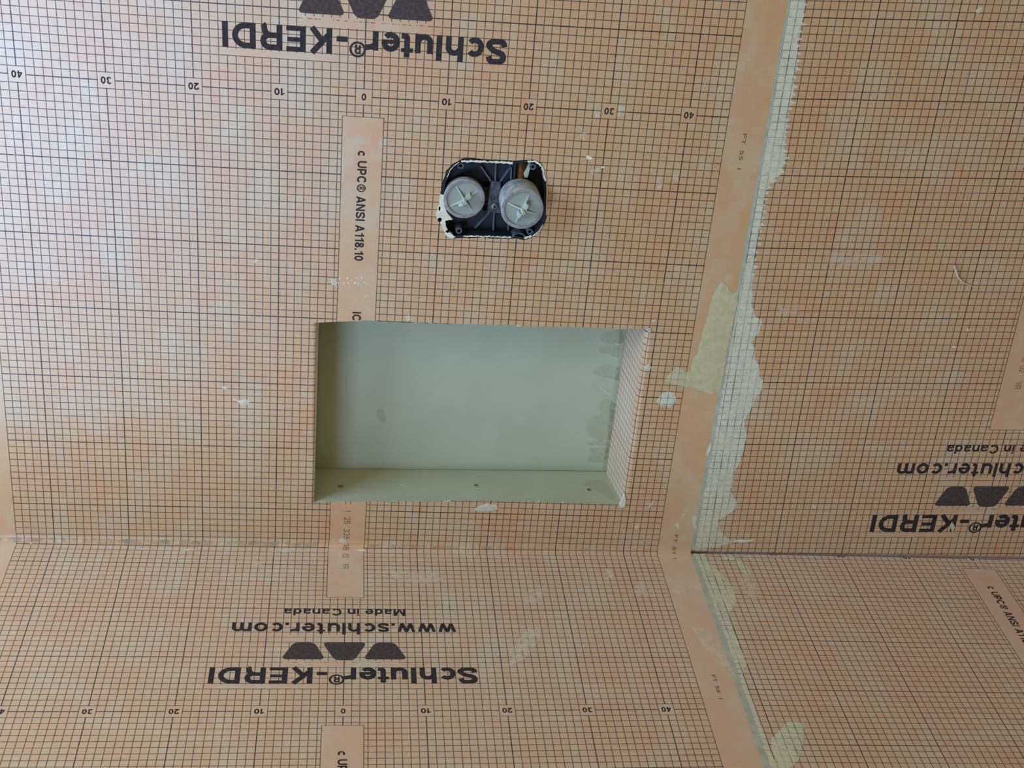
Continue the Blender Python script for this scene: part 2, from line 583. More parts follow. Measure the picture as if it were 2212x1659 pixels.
top_edge = ragged(NICHE_TOP, 0.6, 0.06)
bot_edge = ragged(NICHE_BOT, 0.6, 0.07)
left_edge = [top_edge[0]] + NICHE_L + [bot_edge[0]]
right_edge = [top_edge[-1]] + NICHE_R + [bot_edge[-1]]
# hole in the membrane (its sides roll into the niche)
niche_hole = [(top_edge[0][0] - RN_L, top_edge[0][1])] + top_edge + [(top_edge[-1][0] + RN_R, top_edge[-1][1])] + \
    [(x + RN_R, z) for x, z in right_edge[1:-1]] + [(bot_edge[-1][0] + RN_R, bot_edge[-1][1])] + bot_edge[::-1] + \
    [(bot_edge[0][0] - RN_L, bot_edge[0][1])] + [(x - RN_L, z) for x, z in left_edge[1:-1]][::-1]
valve_hole = ragged(VALVE_HOLE, 0.5, 0.05, True)


def grow(poly, k):
    cx = sum(p[0] for p in poly) / len(poly)
    cz = sum(p[1] for p in poly) / len(poly)
    out = []
    for x, z in poly:
        L = math.hypot(x - cx, z - cz)
        out.append((cx + (x - cx) * (L + k) / L, cz + (z - cz) * (L + k) / L))
    return out


def slab_with_holes():
    outer = [(-150, 1.6), (150, 1.6), (150, WALL_TOP), (-150, WALL_TOP)]
    niche_cut = [(-6.2, 6.6), (40.3, 6.6), (40.3, 37.0), (-6.2, 37.0)]
    valve_cut = grow(VALVE_HOLE, 0.25)
    v, f = cdt(outer, [niche_cut, valve_cut], [])
    n = len(v)
    V = [(x, 0.3, z) for x, z in v] + [(x, 1.6, z) for x, z in v]
    F = [t for t in f] + [tuple(i + n for i in t) for t in f]
    edges = {}
    for t in f:
        for i in range(len(t)):
            e = (t[i], t[(i + 1) % len(t)])
            edges[tuple(sorted(e))] = edges.get(tuple(sorted(e)), 0) + 1
    F += [(a, b, b + n, a + n) for (a, b), c in edges.items() if c == 1]
    return V, F


wv, wf = slab_with_holes()
wall_back = tag(obj('wall_back', wv, wf, 'board'), 'wall lined with orange gridded membrane, holding the recessed niche and valve', 'wall', kind='structure')
fb = MB()
fb.add([(-150, -1.6, -0.3), (150, -1.6, -0.3), (150, -FLOOR_END, -0.3), (-150, -FLOOR_END, -0.3), (-150, -1.6, -1.4), (150, -1.6, -1.4), (150, -FLOOR_END, -1.4), (-150, -FLOOR_END, -1.4)],
       [(0, 1, 2, 3), (4, 5, 6, 7), (0, 1, 5, 4), (1, 2, 6, 5), (2, 3, 7, 6), (3, 0, 4, 7)])
floor = tag(fb.build('floor', 'board'), 'lower surface lined with the same orange gridded membrane, below the niche', 'floor', kind='structure')


def sheet_wall(sh, mat, holes_xz, rtop, step=2.5):
    """the part of a sheet on the wall, down to the middle of the corner fold"""
    us = [-50 + i * 100 / 40 for i in range(41)]
    holes = []
    for h in holes_xz:
        L = []
        for x, z in h:
            u, r = sh.inv(x, -z)
            L.append((u, r - sh.fold(u)[0]))
        holes.append(L)
    outer = [(u, 0.0) for u in us] + [(50, -q) for q in range(3, int(-rtop), 3)] + [(u, rtop) for u in us[::-1]] + [(-50, -q) for q in range(int(-rtop) - 3, 0, -3)]
    pts = []
    j = -step
    while j > rtop + 0.5:
        pts += [(u, j) for u in us[1:-1]]
        j -= step
    v2, f2 = cdt(outer, holes, pts)
    V, UV = [], []
    for u, q in v2:
        r = q + sh.fold(u)[0]
        V.append(sh.place(u, r))
        UV.append((u, r))
    F = list(f2)
    fold_rows(sh, us, 0.0, 0.5, V, UV, F)
    edge_skirt(sh, V, UV, F, True, rtop)
    return V, F, UV


def fold_rows(sh, us, t0, t1, V, UV, F, n=8):
    base = len(V)
    for k in range(n + 1):
        t = t0 + (t1 - t0) * k / n
        for u in us:
            ra, rb = sh.fold(u)
            r = ra + t * (rb - ra)
            V.append(sh.place(u, r))
            UV.append((u, r))
    m = len(us)
    for k in range(n):
        for i in range(m - 1):
            a = base + k * m + i
            F.append((a, a + 1, a + m + 1, a + m))


def edge_skirt(sh, V, UV, F, on_wall, rend):
    """the cut edge of the sheet: a thin side face down to what lies below"""
    for ue in (-50.0, 50.0):
        ra, rb = sh.fold(ue)
        mid = (ra + rb) / 2
        if on_wall:
            rs = [ra + rend + i * (-rend) / 60 for i in range(61)] + [ra + (mid - ra) * k / 6 for k in range(1, 7)]
        else:
            rs = [mid + (rb - mid) * k / 6 for k in range(7)] + [rb + i * rend / 60 for i in range(1, 61)]
        b = len(V)
        for r in rs:
            V.append(sh.place(ue, r))
            V.append(sh.place(ue, r, -0.12))
            UV.extend([(ue, r), (ue, r)])
        for i in range(len(rs) - 1):
            F.append((b + 2 * i, b + 2 * i + 1, b + 2 * i + 3, b + 2 * i + 2))


def sheet_floor(sh, length, step=2.5):
    us = [-50 + i * 100 / 40 for i in range(41)]
    V, UV, F = [], [], []
    fold_rows(sh, us, 0.5, 1.0, V, UV, F)
    base = len(V)
    n = int(length / step)
    for k in range(n + 1):
        for u in us:
            r = sh.fold(u)[1] + k * step
            V.append(sh.place(u, r))
            UV.append((u, r))
    m = len(us)
    for k in range(n):
        for i in range(m - 1):
            a = base + k * m + i
            F.append((a, a + 1, a + m + 1, a + m))
    edge_skirt(sh, V, UV, F, False, length)
    return V, F, UV


def two_part_sheet(sh, mat, holes):
    V, F, UV = sheet_wall(sh, mat, holes, -(WALL_TOP - 3))
    a = obj('membrane_sheet', V, F, mat, wall_back, UV, True)
    V, F, UV = sheet_floor(sh, FLOOR_END - 2)
    b = obj('membrane_sheet', V, F, mat, floor, UV, True)
    return a, b


sheet_a_wall, sheet_a_floor = two_part_sheet(SA, 'sheet_a', [niche_hole, valve_hole])
sheet_b_wall, sheet_b_floor = two_part_sheet(SB, 'sheet_b', [])
sheet_c_wall, sheet_c_floor = two_part_sheet(SC, 'sheet_c', [])


# the membrane rolled over the niche's sides
def flap(edge, rad, back_x, sgn, y_end, name):
    E = ragged(edge, 1.2, 0.0)
    prof = [(k / 7 * math.pi / 2) for k in range(8)]
    V, UV, F = [], [], []
    for i, (x, z) in enumerate(E):
        u0, r0 = SA.inv(x + sgn * rad, -z)
        ye = y_end + rnd.uniform(-0.25, 0.05)
        row = []
        for th in prof:
            row.append((x + sgn * rad * (1 - math.sin(th)), rad * (1 - math.cos(th)), rad * th))
        xb = x + (back_x - x) * (ye / 8.68)
        for k in range(1, 5):
            t = k / 4
            y = rad + (ye - rad) * t
            row.append((x + (xb - x) * t, y, rad * math.pi / 2 + (y - rad)))
        for px, py, w in row:
            V.append((px, py, z))
            UV.append((u0 - sgn * w, r0))
    m = len(prof) + 4
    for i in range(len(E) - 1):
        for k in range(m - 1):
            a = i * m + k
            F.append((a, a + 1, a + m + 1, a + m))
    return obj(name, V, F, 'sheet_a', sheet_a_wall, UV, True)


flap(right_edge, RN_R, 37.95, 1, 8.5, 'membrane_return')
flap(left_edge, RN_L, -4.74, -1, 8.4, 'membrane_return')

# ---------------------------------------------------------------- printing on the membrane
def arc(cx, cy, rx, ry, a0, a1, n=16):
    return [(cx + rx * math.cos(math.radians(a0 + (a1 - a0) * i / n)), cy + ry * math.sin(math.radians(a0 + (a1 - a0) * i / n))) for i in range(n + 1)]


def spline(P, n=7, closed=False):
    out = []
    N = len(P)
    for i in range(N - 1):
        p0, p1, p2, p3 = P[max(i - 1, 0)], P[i], P[i + 1], P[min(i + 2, N - 1)]
        for j in range(n):
            t = j / n
            out.append(tuple(0.5 * (2 * p1[c] + (p2[c] - p0[c]) * t + (2 * p0[c] - 5 * p1[c] + 4 * p2[c] - p3[c]) * t * t + (3 * p1[c] - p0[c] - 3 * p2[c] + p3[c]) * t ** 3) for c in (0, 1)))
    out.append(P[-1])
    return out


def glyph(ch, s, xh=0.755):
    """strokes of a grotesque letter, cap height 1, stroke s -> (width, [(polyline, width)])"""
    h = s / 2
    L = []

    def st(*p, w=None):
        L.append((list(p), w or s))
    if ch in 'Il':
        w = s
        st((h, 0), (h, 1))
    elif ch == '|':
        w = s
        st((h, 0), (h, 1))
    elif ch == 'i':
        w = s
        st((h, 0), (h, xh))
        st((h, 1 - s * 0.8), (h, 1))
    elif ch == '.':
        w = s
        st((h, 0), (h, s))
    elif ch == ':':
        w = s
        st((h, 0.08), (h, s + 0.08))
        st((h, 0.55), (h, 0.55 + s))
    elif ch == '-':
        w = 0.43
        st((0, 0.39), (w, 0.39), w=s * 0.95)
    elif ch == '/':
        w = 0.35
        st((h * 0.6, 0), (w - h * 0.6, 1))
    elif ch == 'E':
        w = 0.745
        st((h, 0), (h, 1))
        st((0, 1 - h * 0.85), (w, 1 - h * 0.85), w=s * 0.85)
        st((0, 0.53), (w * 0.95, 0.53), w=s * 0.8)
        st((0, h * 0.85), (w, h * 0.85), w=s * 0.85)
    elif ch == 'F':
        w = 0.68
        st((h, 0), (h, 1))
        st((0, 1 - h), (w, 1 - h))
        st((0, 0.5), (w * 0.9, 0.5))
    elif ch == 'T':
        w = 0.7
        st((w / 2, 0), (w / 2, 1))
        st((0, 1 - h), (w, 1 - h))
    elif ch == 'L':
        w = 0.62
        st((h, 0), (h, 1))
        st((0, h), (w, h))
    elif ch == 'D':
        w = 0.89
        st((h, 0), (h, 1))
        L.append(([(0, 1 - h)] + arc(w * 0.42, 0.5, w * 0.58 - h, 0.5 - h, 90, -90) + [(0, h)], s))
    elif ch in 'RP':
        w = 0.855 if ch == 'R' else 0.76
        st((h, 0), (h, 1))
        b = 0.42 if ch == 'R' else 0.4
        cy = (1 - h + b) / 2
        L.append(([(0, 1 - h)] + arc(w * 0.58, cy, w * 0.40 - h, (1 - h - b) / 2, 90, -90, 12) + [(0, b)], s))
        if ch == 'R':
            L.append((spline([(w * 0.52, b), (w * 0.72, b - 0.07), (w * 0.79, 0.22), (w * 0.82, 0.06), (w - h, 0.0)]), s))
    elif ch == 'K':
        w = 0.92
        st((h, 0), (h, 1))
        st((s * 0.7, 0.28), (w - h * 1.35, 1))
        st((w * 0.36, 0.57), (w - h * 1.25, 0))
    elif ch == 'A':
        w = 0.9
        st((h * 1.05, 0), (w / 2, 1))
        st((w - h * 1.05, 0), (w / 2, 1))
        st((w * 0.22, 0.27), (w * 0.78, 0.27), w=s * 0.85)
    elif ch == 'N':
        w = 0.86
        st((h, 0), (h, 1))
        st((w - h, 0), (w - h, 1))
        st((h * 1.1, 1), (w - h * 1.1, 0))
    elif ch == 'M':
        w = 1.05
        st((h, 0), (h, 1))
        st((w - h, 0), (w - h, 1))
        st((h * 1.2, 1), (w / 2, 0.1))
        st((w - h * 1.2, 1), (w / 2, 0.1))
    elif ch == 'U':
        w = 0.86
        L.append(([(h, 1)] + arc(w / 2, 0.34, w / 2 - h, 0.34 - h, 180, 360) + [(w - h, 1)], s))
    elif ch in 'CG':
        w = 0.92
        L.append((arc(w / 2, 0.5, w / 2 - h, 0.51 - h, 38, 322, 28), s))
    elif ch in 'Ss':
        w, H = (0.83, 1.0) if ch == 'S' else (0.66, xh)
        q = h * (1 if ch == 'S' else 0.92)
        P = [(w - h * 1.05, H * 0.70), (w * 0.76, H * 0.93 - q * 0.5), (w * 0.5, H + 0.01 - q), (w * 0.22, H * 0.92 - q * 0.5), (h * 1.15, H * 0.735), (w * 0.25, H * 0.58), (w * 0.62, H * 0.47), (w - h * 1.0, H * 0.28), (w * 0.78, H * 0.10 + q * 0.42), (w * 0.5, -0.01 + q), (w * 0.2, H * 0.09 + q * 0.45), (h * 0.95, H * 0.31)]
        L.append((spline(P), 2 * q))
    elif ch == 'c':
        w = 0.715
        L.append((arc(w / 2, xh / 2, w / 2 - h, xh / 2 + 0.012 - h, 40, 320, 26), s))
    elif ch == 'o':
        w = 0.76
        L.append((arc(w / 2, xh / 2, w / 2 - h, xh / 2 + 0.012 - h, 0, 360, 30), s))
    elif ch == 'e':
        w = 0.72
        L.append((arc(w / 2, xh / 2, w / 2 - h, xh / 2 + 0.012 - h, 0, 318, 28), s))
        st((h, xh * 0.49), (w - h * 0.15, xh * 0.49), w=s * 0.72)
    elif ch in 'hn':
        w = 0.695
        st((h, 0), (h, 1 if ch == 'h' else xh))
        L.append(([(w - h, 0)] + arc(w / 2 + h * 0.1, xh - 0.30, w / 2 - h * 1.1, 0.30 - h + 0.012, 0, 170, 14), s))
    elif ch == 'm':
        w = 1.1
        q = w / 2
        st((h, 0), (h, xh))
        for x0 in (h, q):
            L.append(([(x0 + q - h, 0)] + arc(x0 + (q - h) / 2, xh - 0.27, (q - h) / 2, 0.27 - h + 0.012, 0, 172, 12), s))
    elif ch == 'u':
        w = 0.695
        st((w - h, 0), (w - h, xh))
        L.append(([(h, xh)] + arc(w / 2 - h * 0.1, 0.30, w / 2 - h * 1.1, 0.30 - h + 0.012, 180, 350, 14), s))
    elif ch == 'r':
        w = 0.48
        st((h, 0), (h, xh))
        L.append((arc(w * 1.02, xh - 0.30, w * 1.02 - h, 0.30 - h, 170, 88, 10), s))
    elif ch == 't':
        w = 0.46
        c = w * 0.52
        L.append(([(c, 0.95), (c, 0.20)] + arc(c + 0.10, 0.20, 0.10, 0.20 - h, 180, 270, 6)[1:] + [(w, h * 0.95)], s))
        st((0, xh - h * 0.8), (w, xh - h * 0.8), w=s * 0.75)
    elif ch in 'ad':
        w = 0.72 if ch == 'd' else 0.70
        if ch == 'd':
            st((w - h, 0), (w - h, 1))
            L.append((arc(w / 2, xh / 2, w / 2 - h, xh / 2 + 0.01 - h, 0, 360, 28), s))
        else:
            L.append((spline([(h * 1.1, xh * 0.68), (w * 0.28, xh - h * 1.1), (w * 0.52, xh - h * 0.95), (w * 0.76, xh * 0.80), (w * 0.79, xh * 0.6), (w * 0.80, 0.2), (w * 0.86, 0.0)]), s * 0.95))
            L.append((arc(w * 0.42, xh * 0.27, w * 0.42 - h * 0.9, xh * 0.27 - h * 0.8, 20, 380, 24), s * 0.85))
    elif ch == 'w':
        w = 1.04
        for a, b in (((h, xh), (w * 0.27, 0)), ((w * 0.27, 0), (w / 2, xh)), ((w / 2, xh), (w * 0.73, 0)), ((w * 0.73, 0), (w - h, xh))):
            st(a, b, w=s * 0.95)
    elif ch == '0':
        w = 0.68
        L.append((arc(w / 2, 0.5, w / 2 - h, 0.505 - h, 0, 360, 28), s))
    elif ch == '1':
        w = 0.5
        st((w - h * 1.2, 0), (w - h * 1.2, 1))
        st((0.02, 0.73), (w * 0.45, 0.78), (w - h * 1.3, 0.97), w=s * 0.75)
    elif ch == '2':
        w = 0.68
        L.append((spline([(h, 0.66), (w * 0.2, 0.9 - h * 0.5), (w / 2, 1.005 - h), (w * 0.82, 0.88 - h * 0.4), (w - h, 0.68), (w * 0.74, 0.42), (w * 0.36, 0.22), (h * 1.15, h * 1.2)]), s))
        st((h * 0.4, h), (w, h))
    elif ch == '3':
        w = 0.68
        L.append((arc(w / 2 - 0.02, 0.745, w / 2 - h * 1.2, 0.26 - h, 160, -75, 16), s))
        L.append((arc(w / 2 - 0.01, 0.28, w / 2 - h, 0.285 - h, 78, -165, 18), s))
    elif ch == '4':
        w = 0.7
        st((w * 0.72, 0), (w * 0.72, 1))
        st((0, 0.29), (w, 0.29), w=s * 0.85)
        st((h * 0.6, 0.29), (w * 0.68, 0.95), w=s * 0.85)
    elif ch == '5':
        w = 0.68
        st((w * 0.22, 0.45), (w * 0.26, 1))
        st((w * 0.2, 1 - h), (w * 0.93, 1 - h), w=s * 0.9)
        L.append((arc(w / 2 - 0.01, 0.33, w / 2 - h, 0.335 - h, 140, -160, 20), s))
    elif ch == '6':
        w = 0.68
        L.append((arc(w / 2, 0.32, w / 2 - h, 0.325 - h, 0, 360, 24), s))
        L.append((spline([(h, 0.34), (h * 1.2, 0.62), (w * 0.35, 0.93), (w * 0.85, 0.93 - h * 0.4)]), s))
    elif ch == '7':
        w = 0.66
        st((0, 1 - h), (w, 1 - h))
        st((w - h, 0.95), (w * 0.36, 0))
    elif ch == '8':
        w = 0.68
        L.append((arc(w / 2, 0.745, w / 2 - h * 1.2, 0.26 - h * 0.9, 0, 360, 22), s))
        L.append((arc(w / 2, 0.28, w / 2 - h, 0.285 - h, 0, 360, 24), s))
    else:
        w = 0.3
    return w, L


def ribbon(P, w):
    """mitred strip along a polyline -> (verts, quads)"""
    P = [p for i, p in enumerate(P) if i == 0 or math.hypot(p[0] - P[i - 1][0], p[1] - P[i - 1][1]) > 1e-5]
    n = len(P)
    closed = n > 3 and math.hypot(P[0][0] - P[-1][0], P[0][1] - P[-1][1]) < 1e-4
    v = []
    for i in range(n):
        a = P[i - 1] if i > 0 else (P[-2] if closed else None)
        b = P[i + 1] if i < n - 1 else (P[1] if closed else None)
        ds = []
        if a is not None:
            L = math.hypot(P[i][0] - a[0], P[i][1] - a[1])
            ds.append(((P[i][0] - a[0]) / L, (P[i][1] - a[1]) / L))
        if b is not None:
            L = math.hypot(b[0] - P[i][0], b[1] - P[i][1])
            ds.append(((b[0] - P[i][0]) / L, (b[1] - P[i][1]) / L))
        tx = sum(d[0] for d in ds)
        ty = sum(d[1] for d in ds)
        L = math.hypot(tx, ty)
        tx, ty = tx / L, ty / L
        k = w / 2 / max(0.55, ds[0][0] * tx + ds[0][1] * ty)
        v += [(P[i][0] - ty * k, P[i][1] + tx * k), (P[i][0] + ty * k, P[i][1] - tx * k)]
    return v, [(2 * i, 2 * i + 1, 2 * i + 3, 2 * i + 2) for i in range(n - 1)]


def refine(P, maxlen):
    out = [P[0]]
    for a, b in zip(P, P[1:]):
        k = max(1, int(math.hypot(b[0] - a[0], b[1] - a[1]) / maxlen))
        out += [(a[0] + (b[0] - a[0]) * j / k, a[1] + (b[1] - a[1]) * j / k) for j in range(1, k + 1)]
    return out


PRINT_H = 0.014


def print_glyphs(sh, parent, items, name, mat, label=None, skip=None):
    """items: (char, stroke, scale x, scale y, map) with map((gx, gy)) -> (u, r)"""
    V, F = [], []
    for ch, s, fn in items:
        if ch == '®':
            strokes = [(arc(0.317, 0.317, 0.275, 0.275, 0, 360, 36), 0.085)]
            _, rs = glyph('R', 0.2)
            strokes += [([(0.205 + 0.34 * x * 0.78, 0.14 + 0.36 * y) for x, y in P], w * 0.36) for P, w in rs]
        else:
            strokes = glyph(ch, s)[1]
        for si, (P, w) in enumerate(strokes):
            v, q = ribbon(refine(P, 0.25), w)
            b = len(V)
            uv = [fn(p) for p in v]
            for quad in q:
                if skip:
                    c = (sum(uv[i][0] for i in quad) / 4, sum(uv[i][1] for i in quad) / 4)
                    if skip(*c):
                        continue
                F.append(tuple(b + i for i in quad))
            V += [sh.place(u, r, PRINT_H + 0.004 * si) for u, r in uv]
    o = obj(name, V, F, mat, parent)
    if label:
        o['label'] = label
    return o


def line_items(text, s, cap, total, gap=0.13, space=0.42):
    """lay out a line; returns (char, stroke, x offset, x scale) list in cm for a given total length"""
    x = 0.0
    L = []
    for ch in text:
        if ch == ' ':
            x += space
            continue
        w = 0.98 if ch == '®' else glyph(ch, s)[0]
        L.append((ch, x))
        x += w + gap
    x -= gap
    k = total / (x * cap)
    return [(ch, x0 * cap * k, cap * k) for ch, x0 in L]


def text_flipped(sh, parent, text, u0, u1, r0, cap, s, name, mat, label=None):
    """a line read with the sheet turned round: starts at u0 (right) and runs to u1 (left)"""
    it = []
    for ch, x0, sx in line_items(text, s, cap, u0 - u1):
        it.append((ch, s, (lambda p, x0=x0, sx=sx: (u0 - x0 - p[0] * sx, r0 + p[1] * cap))))
    return print_glyphs(sh, parent, it, name, mat, label)


def text_down(sh, parent, text, r0, r1, u0, cap, s, name, mat, label=None, skip=None, gap=0.13, space=0.42):
    """a line running down the roll, letter tops towards +u"""
    it = []
    for ch, x0, sx in line_items(text, s, cap, r1 - r0, gap, space):
        z = 1.55 if ch == '®' else 1.0
        it.append((ch, s, (lambda p, x0=x0, sx=sx, z=z: (u0 + p[1] * cap * z, r0 + x0 + p[0] * sx * z))))
    return print_glyphs(sh, parent, it, name, mat, label, skip)


BRAND = [('S', 16.8), ('c', 14.02), ('h', 11.59), ('l', 9.05), ('u', 7.95), ('t', 5.62), ('e', 4.05), ('r', 1.52), ('®', 0.07), ('-', -2.08), ('K', -3.88), ('E', -6.94), ('R', -9.65), ('D', -12.72), ('I', -15.88)]


def brand_block(sh, parent, r0):
    """the big lettering, the three trapezoids, the web address and origin line; r0 = scale row"""
    cap = 3.03
    it = []
    for ch, us in BRAND:
        k = {'®': 3.03, '-': 3.0}.get(ch, cap)
        dy = 0.13 if ch == '®' else 0.0
        base = r0 - 8.02 + (1.33 if ch == '®' else 0.0)
        it.append((ch, 0.222, (lambda p, us=us, k=k, base=base: (us - p[0] * k, base + p[1] * k))))
    print_glyphs(sh, parent, it, 'printed_lettering', 'ink', 'bold black lettering')
    for poly in ([(-7.95, 90.4), (-2.38, 90.4), (-3.85, 87.05), (-6.45, 87.05)], [(-2.85, 87.05), (2.85, 87.05), (1.3, 90.58), (-1.2, 90.58)], [(2.38, 90.4), (7.98, 90.4), (6.45, 87.05), (3.9, 87.05)]):
        cu = sum(p[0] for p in poly) / 4
        cr = sum(p[1] for p in poly) / 4
        R = []
        for i in range(4):
            a, b, c = poly[i - 1], poly[i], poly[(i + 1) % 4]

            def toward(p, q, d):
                Lq = math.hypot(q[0] - p[0], q[1] - p[1])
                return (p[0] + (q[0] - p[0]) * d / Lq, p[1] + (q[1] - p[1]) * d / Lq)
            p0, p2 = toward(b, a, 0.75), toward(b, c, 0.75)
            for j in range(7):
                t = j / 6
                R.append(((1 - t) ** 2 * p0[0] + 2 * t * (1 - t) * b[0] + t * t * p2[0], (1 - t) ** 2 * p0[1] + 2 * t * (1 - t) * b[1] + t * t * p2[1]))
        V = [sh.place(cu, cr - 100 + r0, PRINT_H)] + [sh.place(u, r - 100 + r0, PRINT_H) for u, r in R]
        n = len(R)
        obj('printed_logo_shape', V, [(0, 1 + i, 1 + (i + 1) % n) for i in range(n)], 'logo', parent)
    text_flipped(sh, parent, 'www.schluter.com', 14.6, -14.5, r0 - 16.93, 2.33, 0.20, 'printed_web_address', 'ink')
    text_flipped(sh, parent, 'Made in Canada', 7.97, -8.0, r0 - 20.05, 1.5, 0.20, 'printed_origin_line', 'ink')


def scale_numbers(sh, parent_of, r0):
    for n in range(-4, 5):
        t = str(abs(n) * 10) if n else '0'
        wtot = 1.22 if n else 0.56
        u = n * 10
        text_flipped(sh, parent_of(r0), t, u + wtot / 2, u - wtot / 2, r0 - 0.43, 0.86, 0.205, 'printed_scale_number', 'ink')


def over_niche(u, r):
    x, s = SA.xs(0, u, r)
    return inside_poly((x, -s), niche_hole)


# first sheet: on the wall
brand_block(SA, sheet_a_wall, 0.0)
scale_numbers(SA, lambda r: sheet_a_wall, 0.0)
text_down(SA, sheet_a_wall, 'c UPC® ANSI A118.10', 6.81, 21.52, -0.52, 1.12, 0.20, 'printed_standard_line', 'ink')
text_down(SA, sheet_a_wall, 'ICC', 28.82, 31.3, -0.5, 1.12, 0.20, 'printed_standard_line', 'ink', skip=over_niche)
text_down(SA, sheet_a_wall, 'C', 58.45, 59.08, -0.5, 0.86, 0.10, 'inkjet_code', 'jet', skip=over_niche)
for t, a, b in (('1', 59.95, 60.25), ('25', 61.16, 62.32), ('335', 63.15, 64.95)):
    text_down(SA, sheet_a_wall, t, a, b, -0.5, 0.86, 0.10, 'inkjet_code', 'jet')
for t, a, b in (('18', 65.45, 66.3), ('02', 67.2, 68.2), ('1/R', 69.6, 70.85)):
    text_down(SA, sheet_a_floor, t, a, b, -0.45, 0.86, 0.10, 'inkjet_code', 'jet')
for i, r0 in enumerate((2.0, 32.5, 63.0, 93.5)):
    par = sheet_a_wall if r0 < 60 else sheet_a_floor
    for t, a, b in (('FT', 0.0, 1.35), (str(55 + i), 2.15, 3.45), ('|', 4.5, 4.62)):
        text_down(SA, par, t, r0 + a, r0 + b, 47.2, 0.48, 0.14, 'inkjet_foot_mark', 'jet')
# first sheet: on the floor
brand_block(SA, sheet_a_floor, 100.0)
scale_numbers(SA, lambda r: sheet_a_floor, 100.0)
text_down(SA, sheet_a_floor, 'c UPC® ANSI A118.10', 106.81, 121.52, -0.52, 1.12, 0.20, 'printed_standard_line', 'ink')
# second sheet
brand_block(SB, sheet_b_wall, 0.0)
scale_numbers(SB, lambda r: sheet_b_floor, 0.0)
text_down(SB, sheet_b_floor, 'c UPC® ANSI A118.10', 6.81, 21.52, -0.52, 1.12, 0.20, 'printed_standard_line', 'ink')
for t, a, b in (('18', -34.3, -33.5), ('02', -32.8, -31.8), ('1/R', -30.4, -29.15)):
    text_down(SB, sheet_b_wall, t, a, b, -0.45, 0.86, 0.10, 'inkjet_code', 'jet')

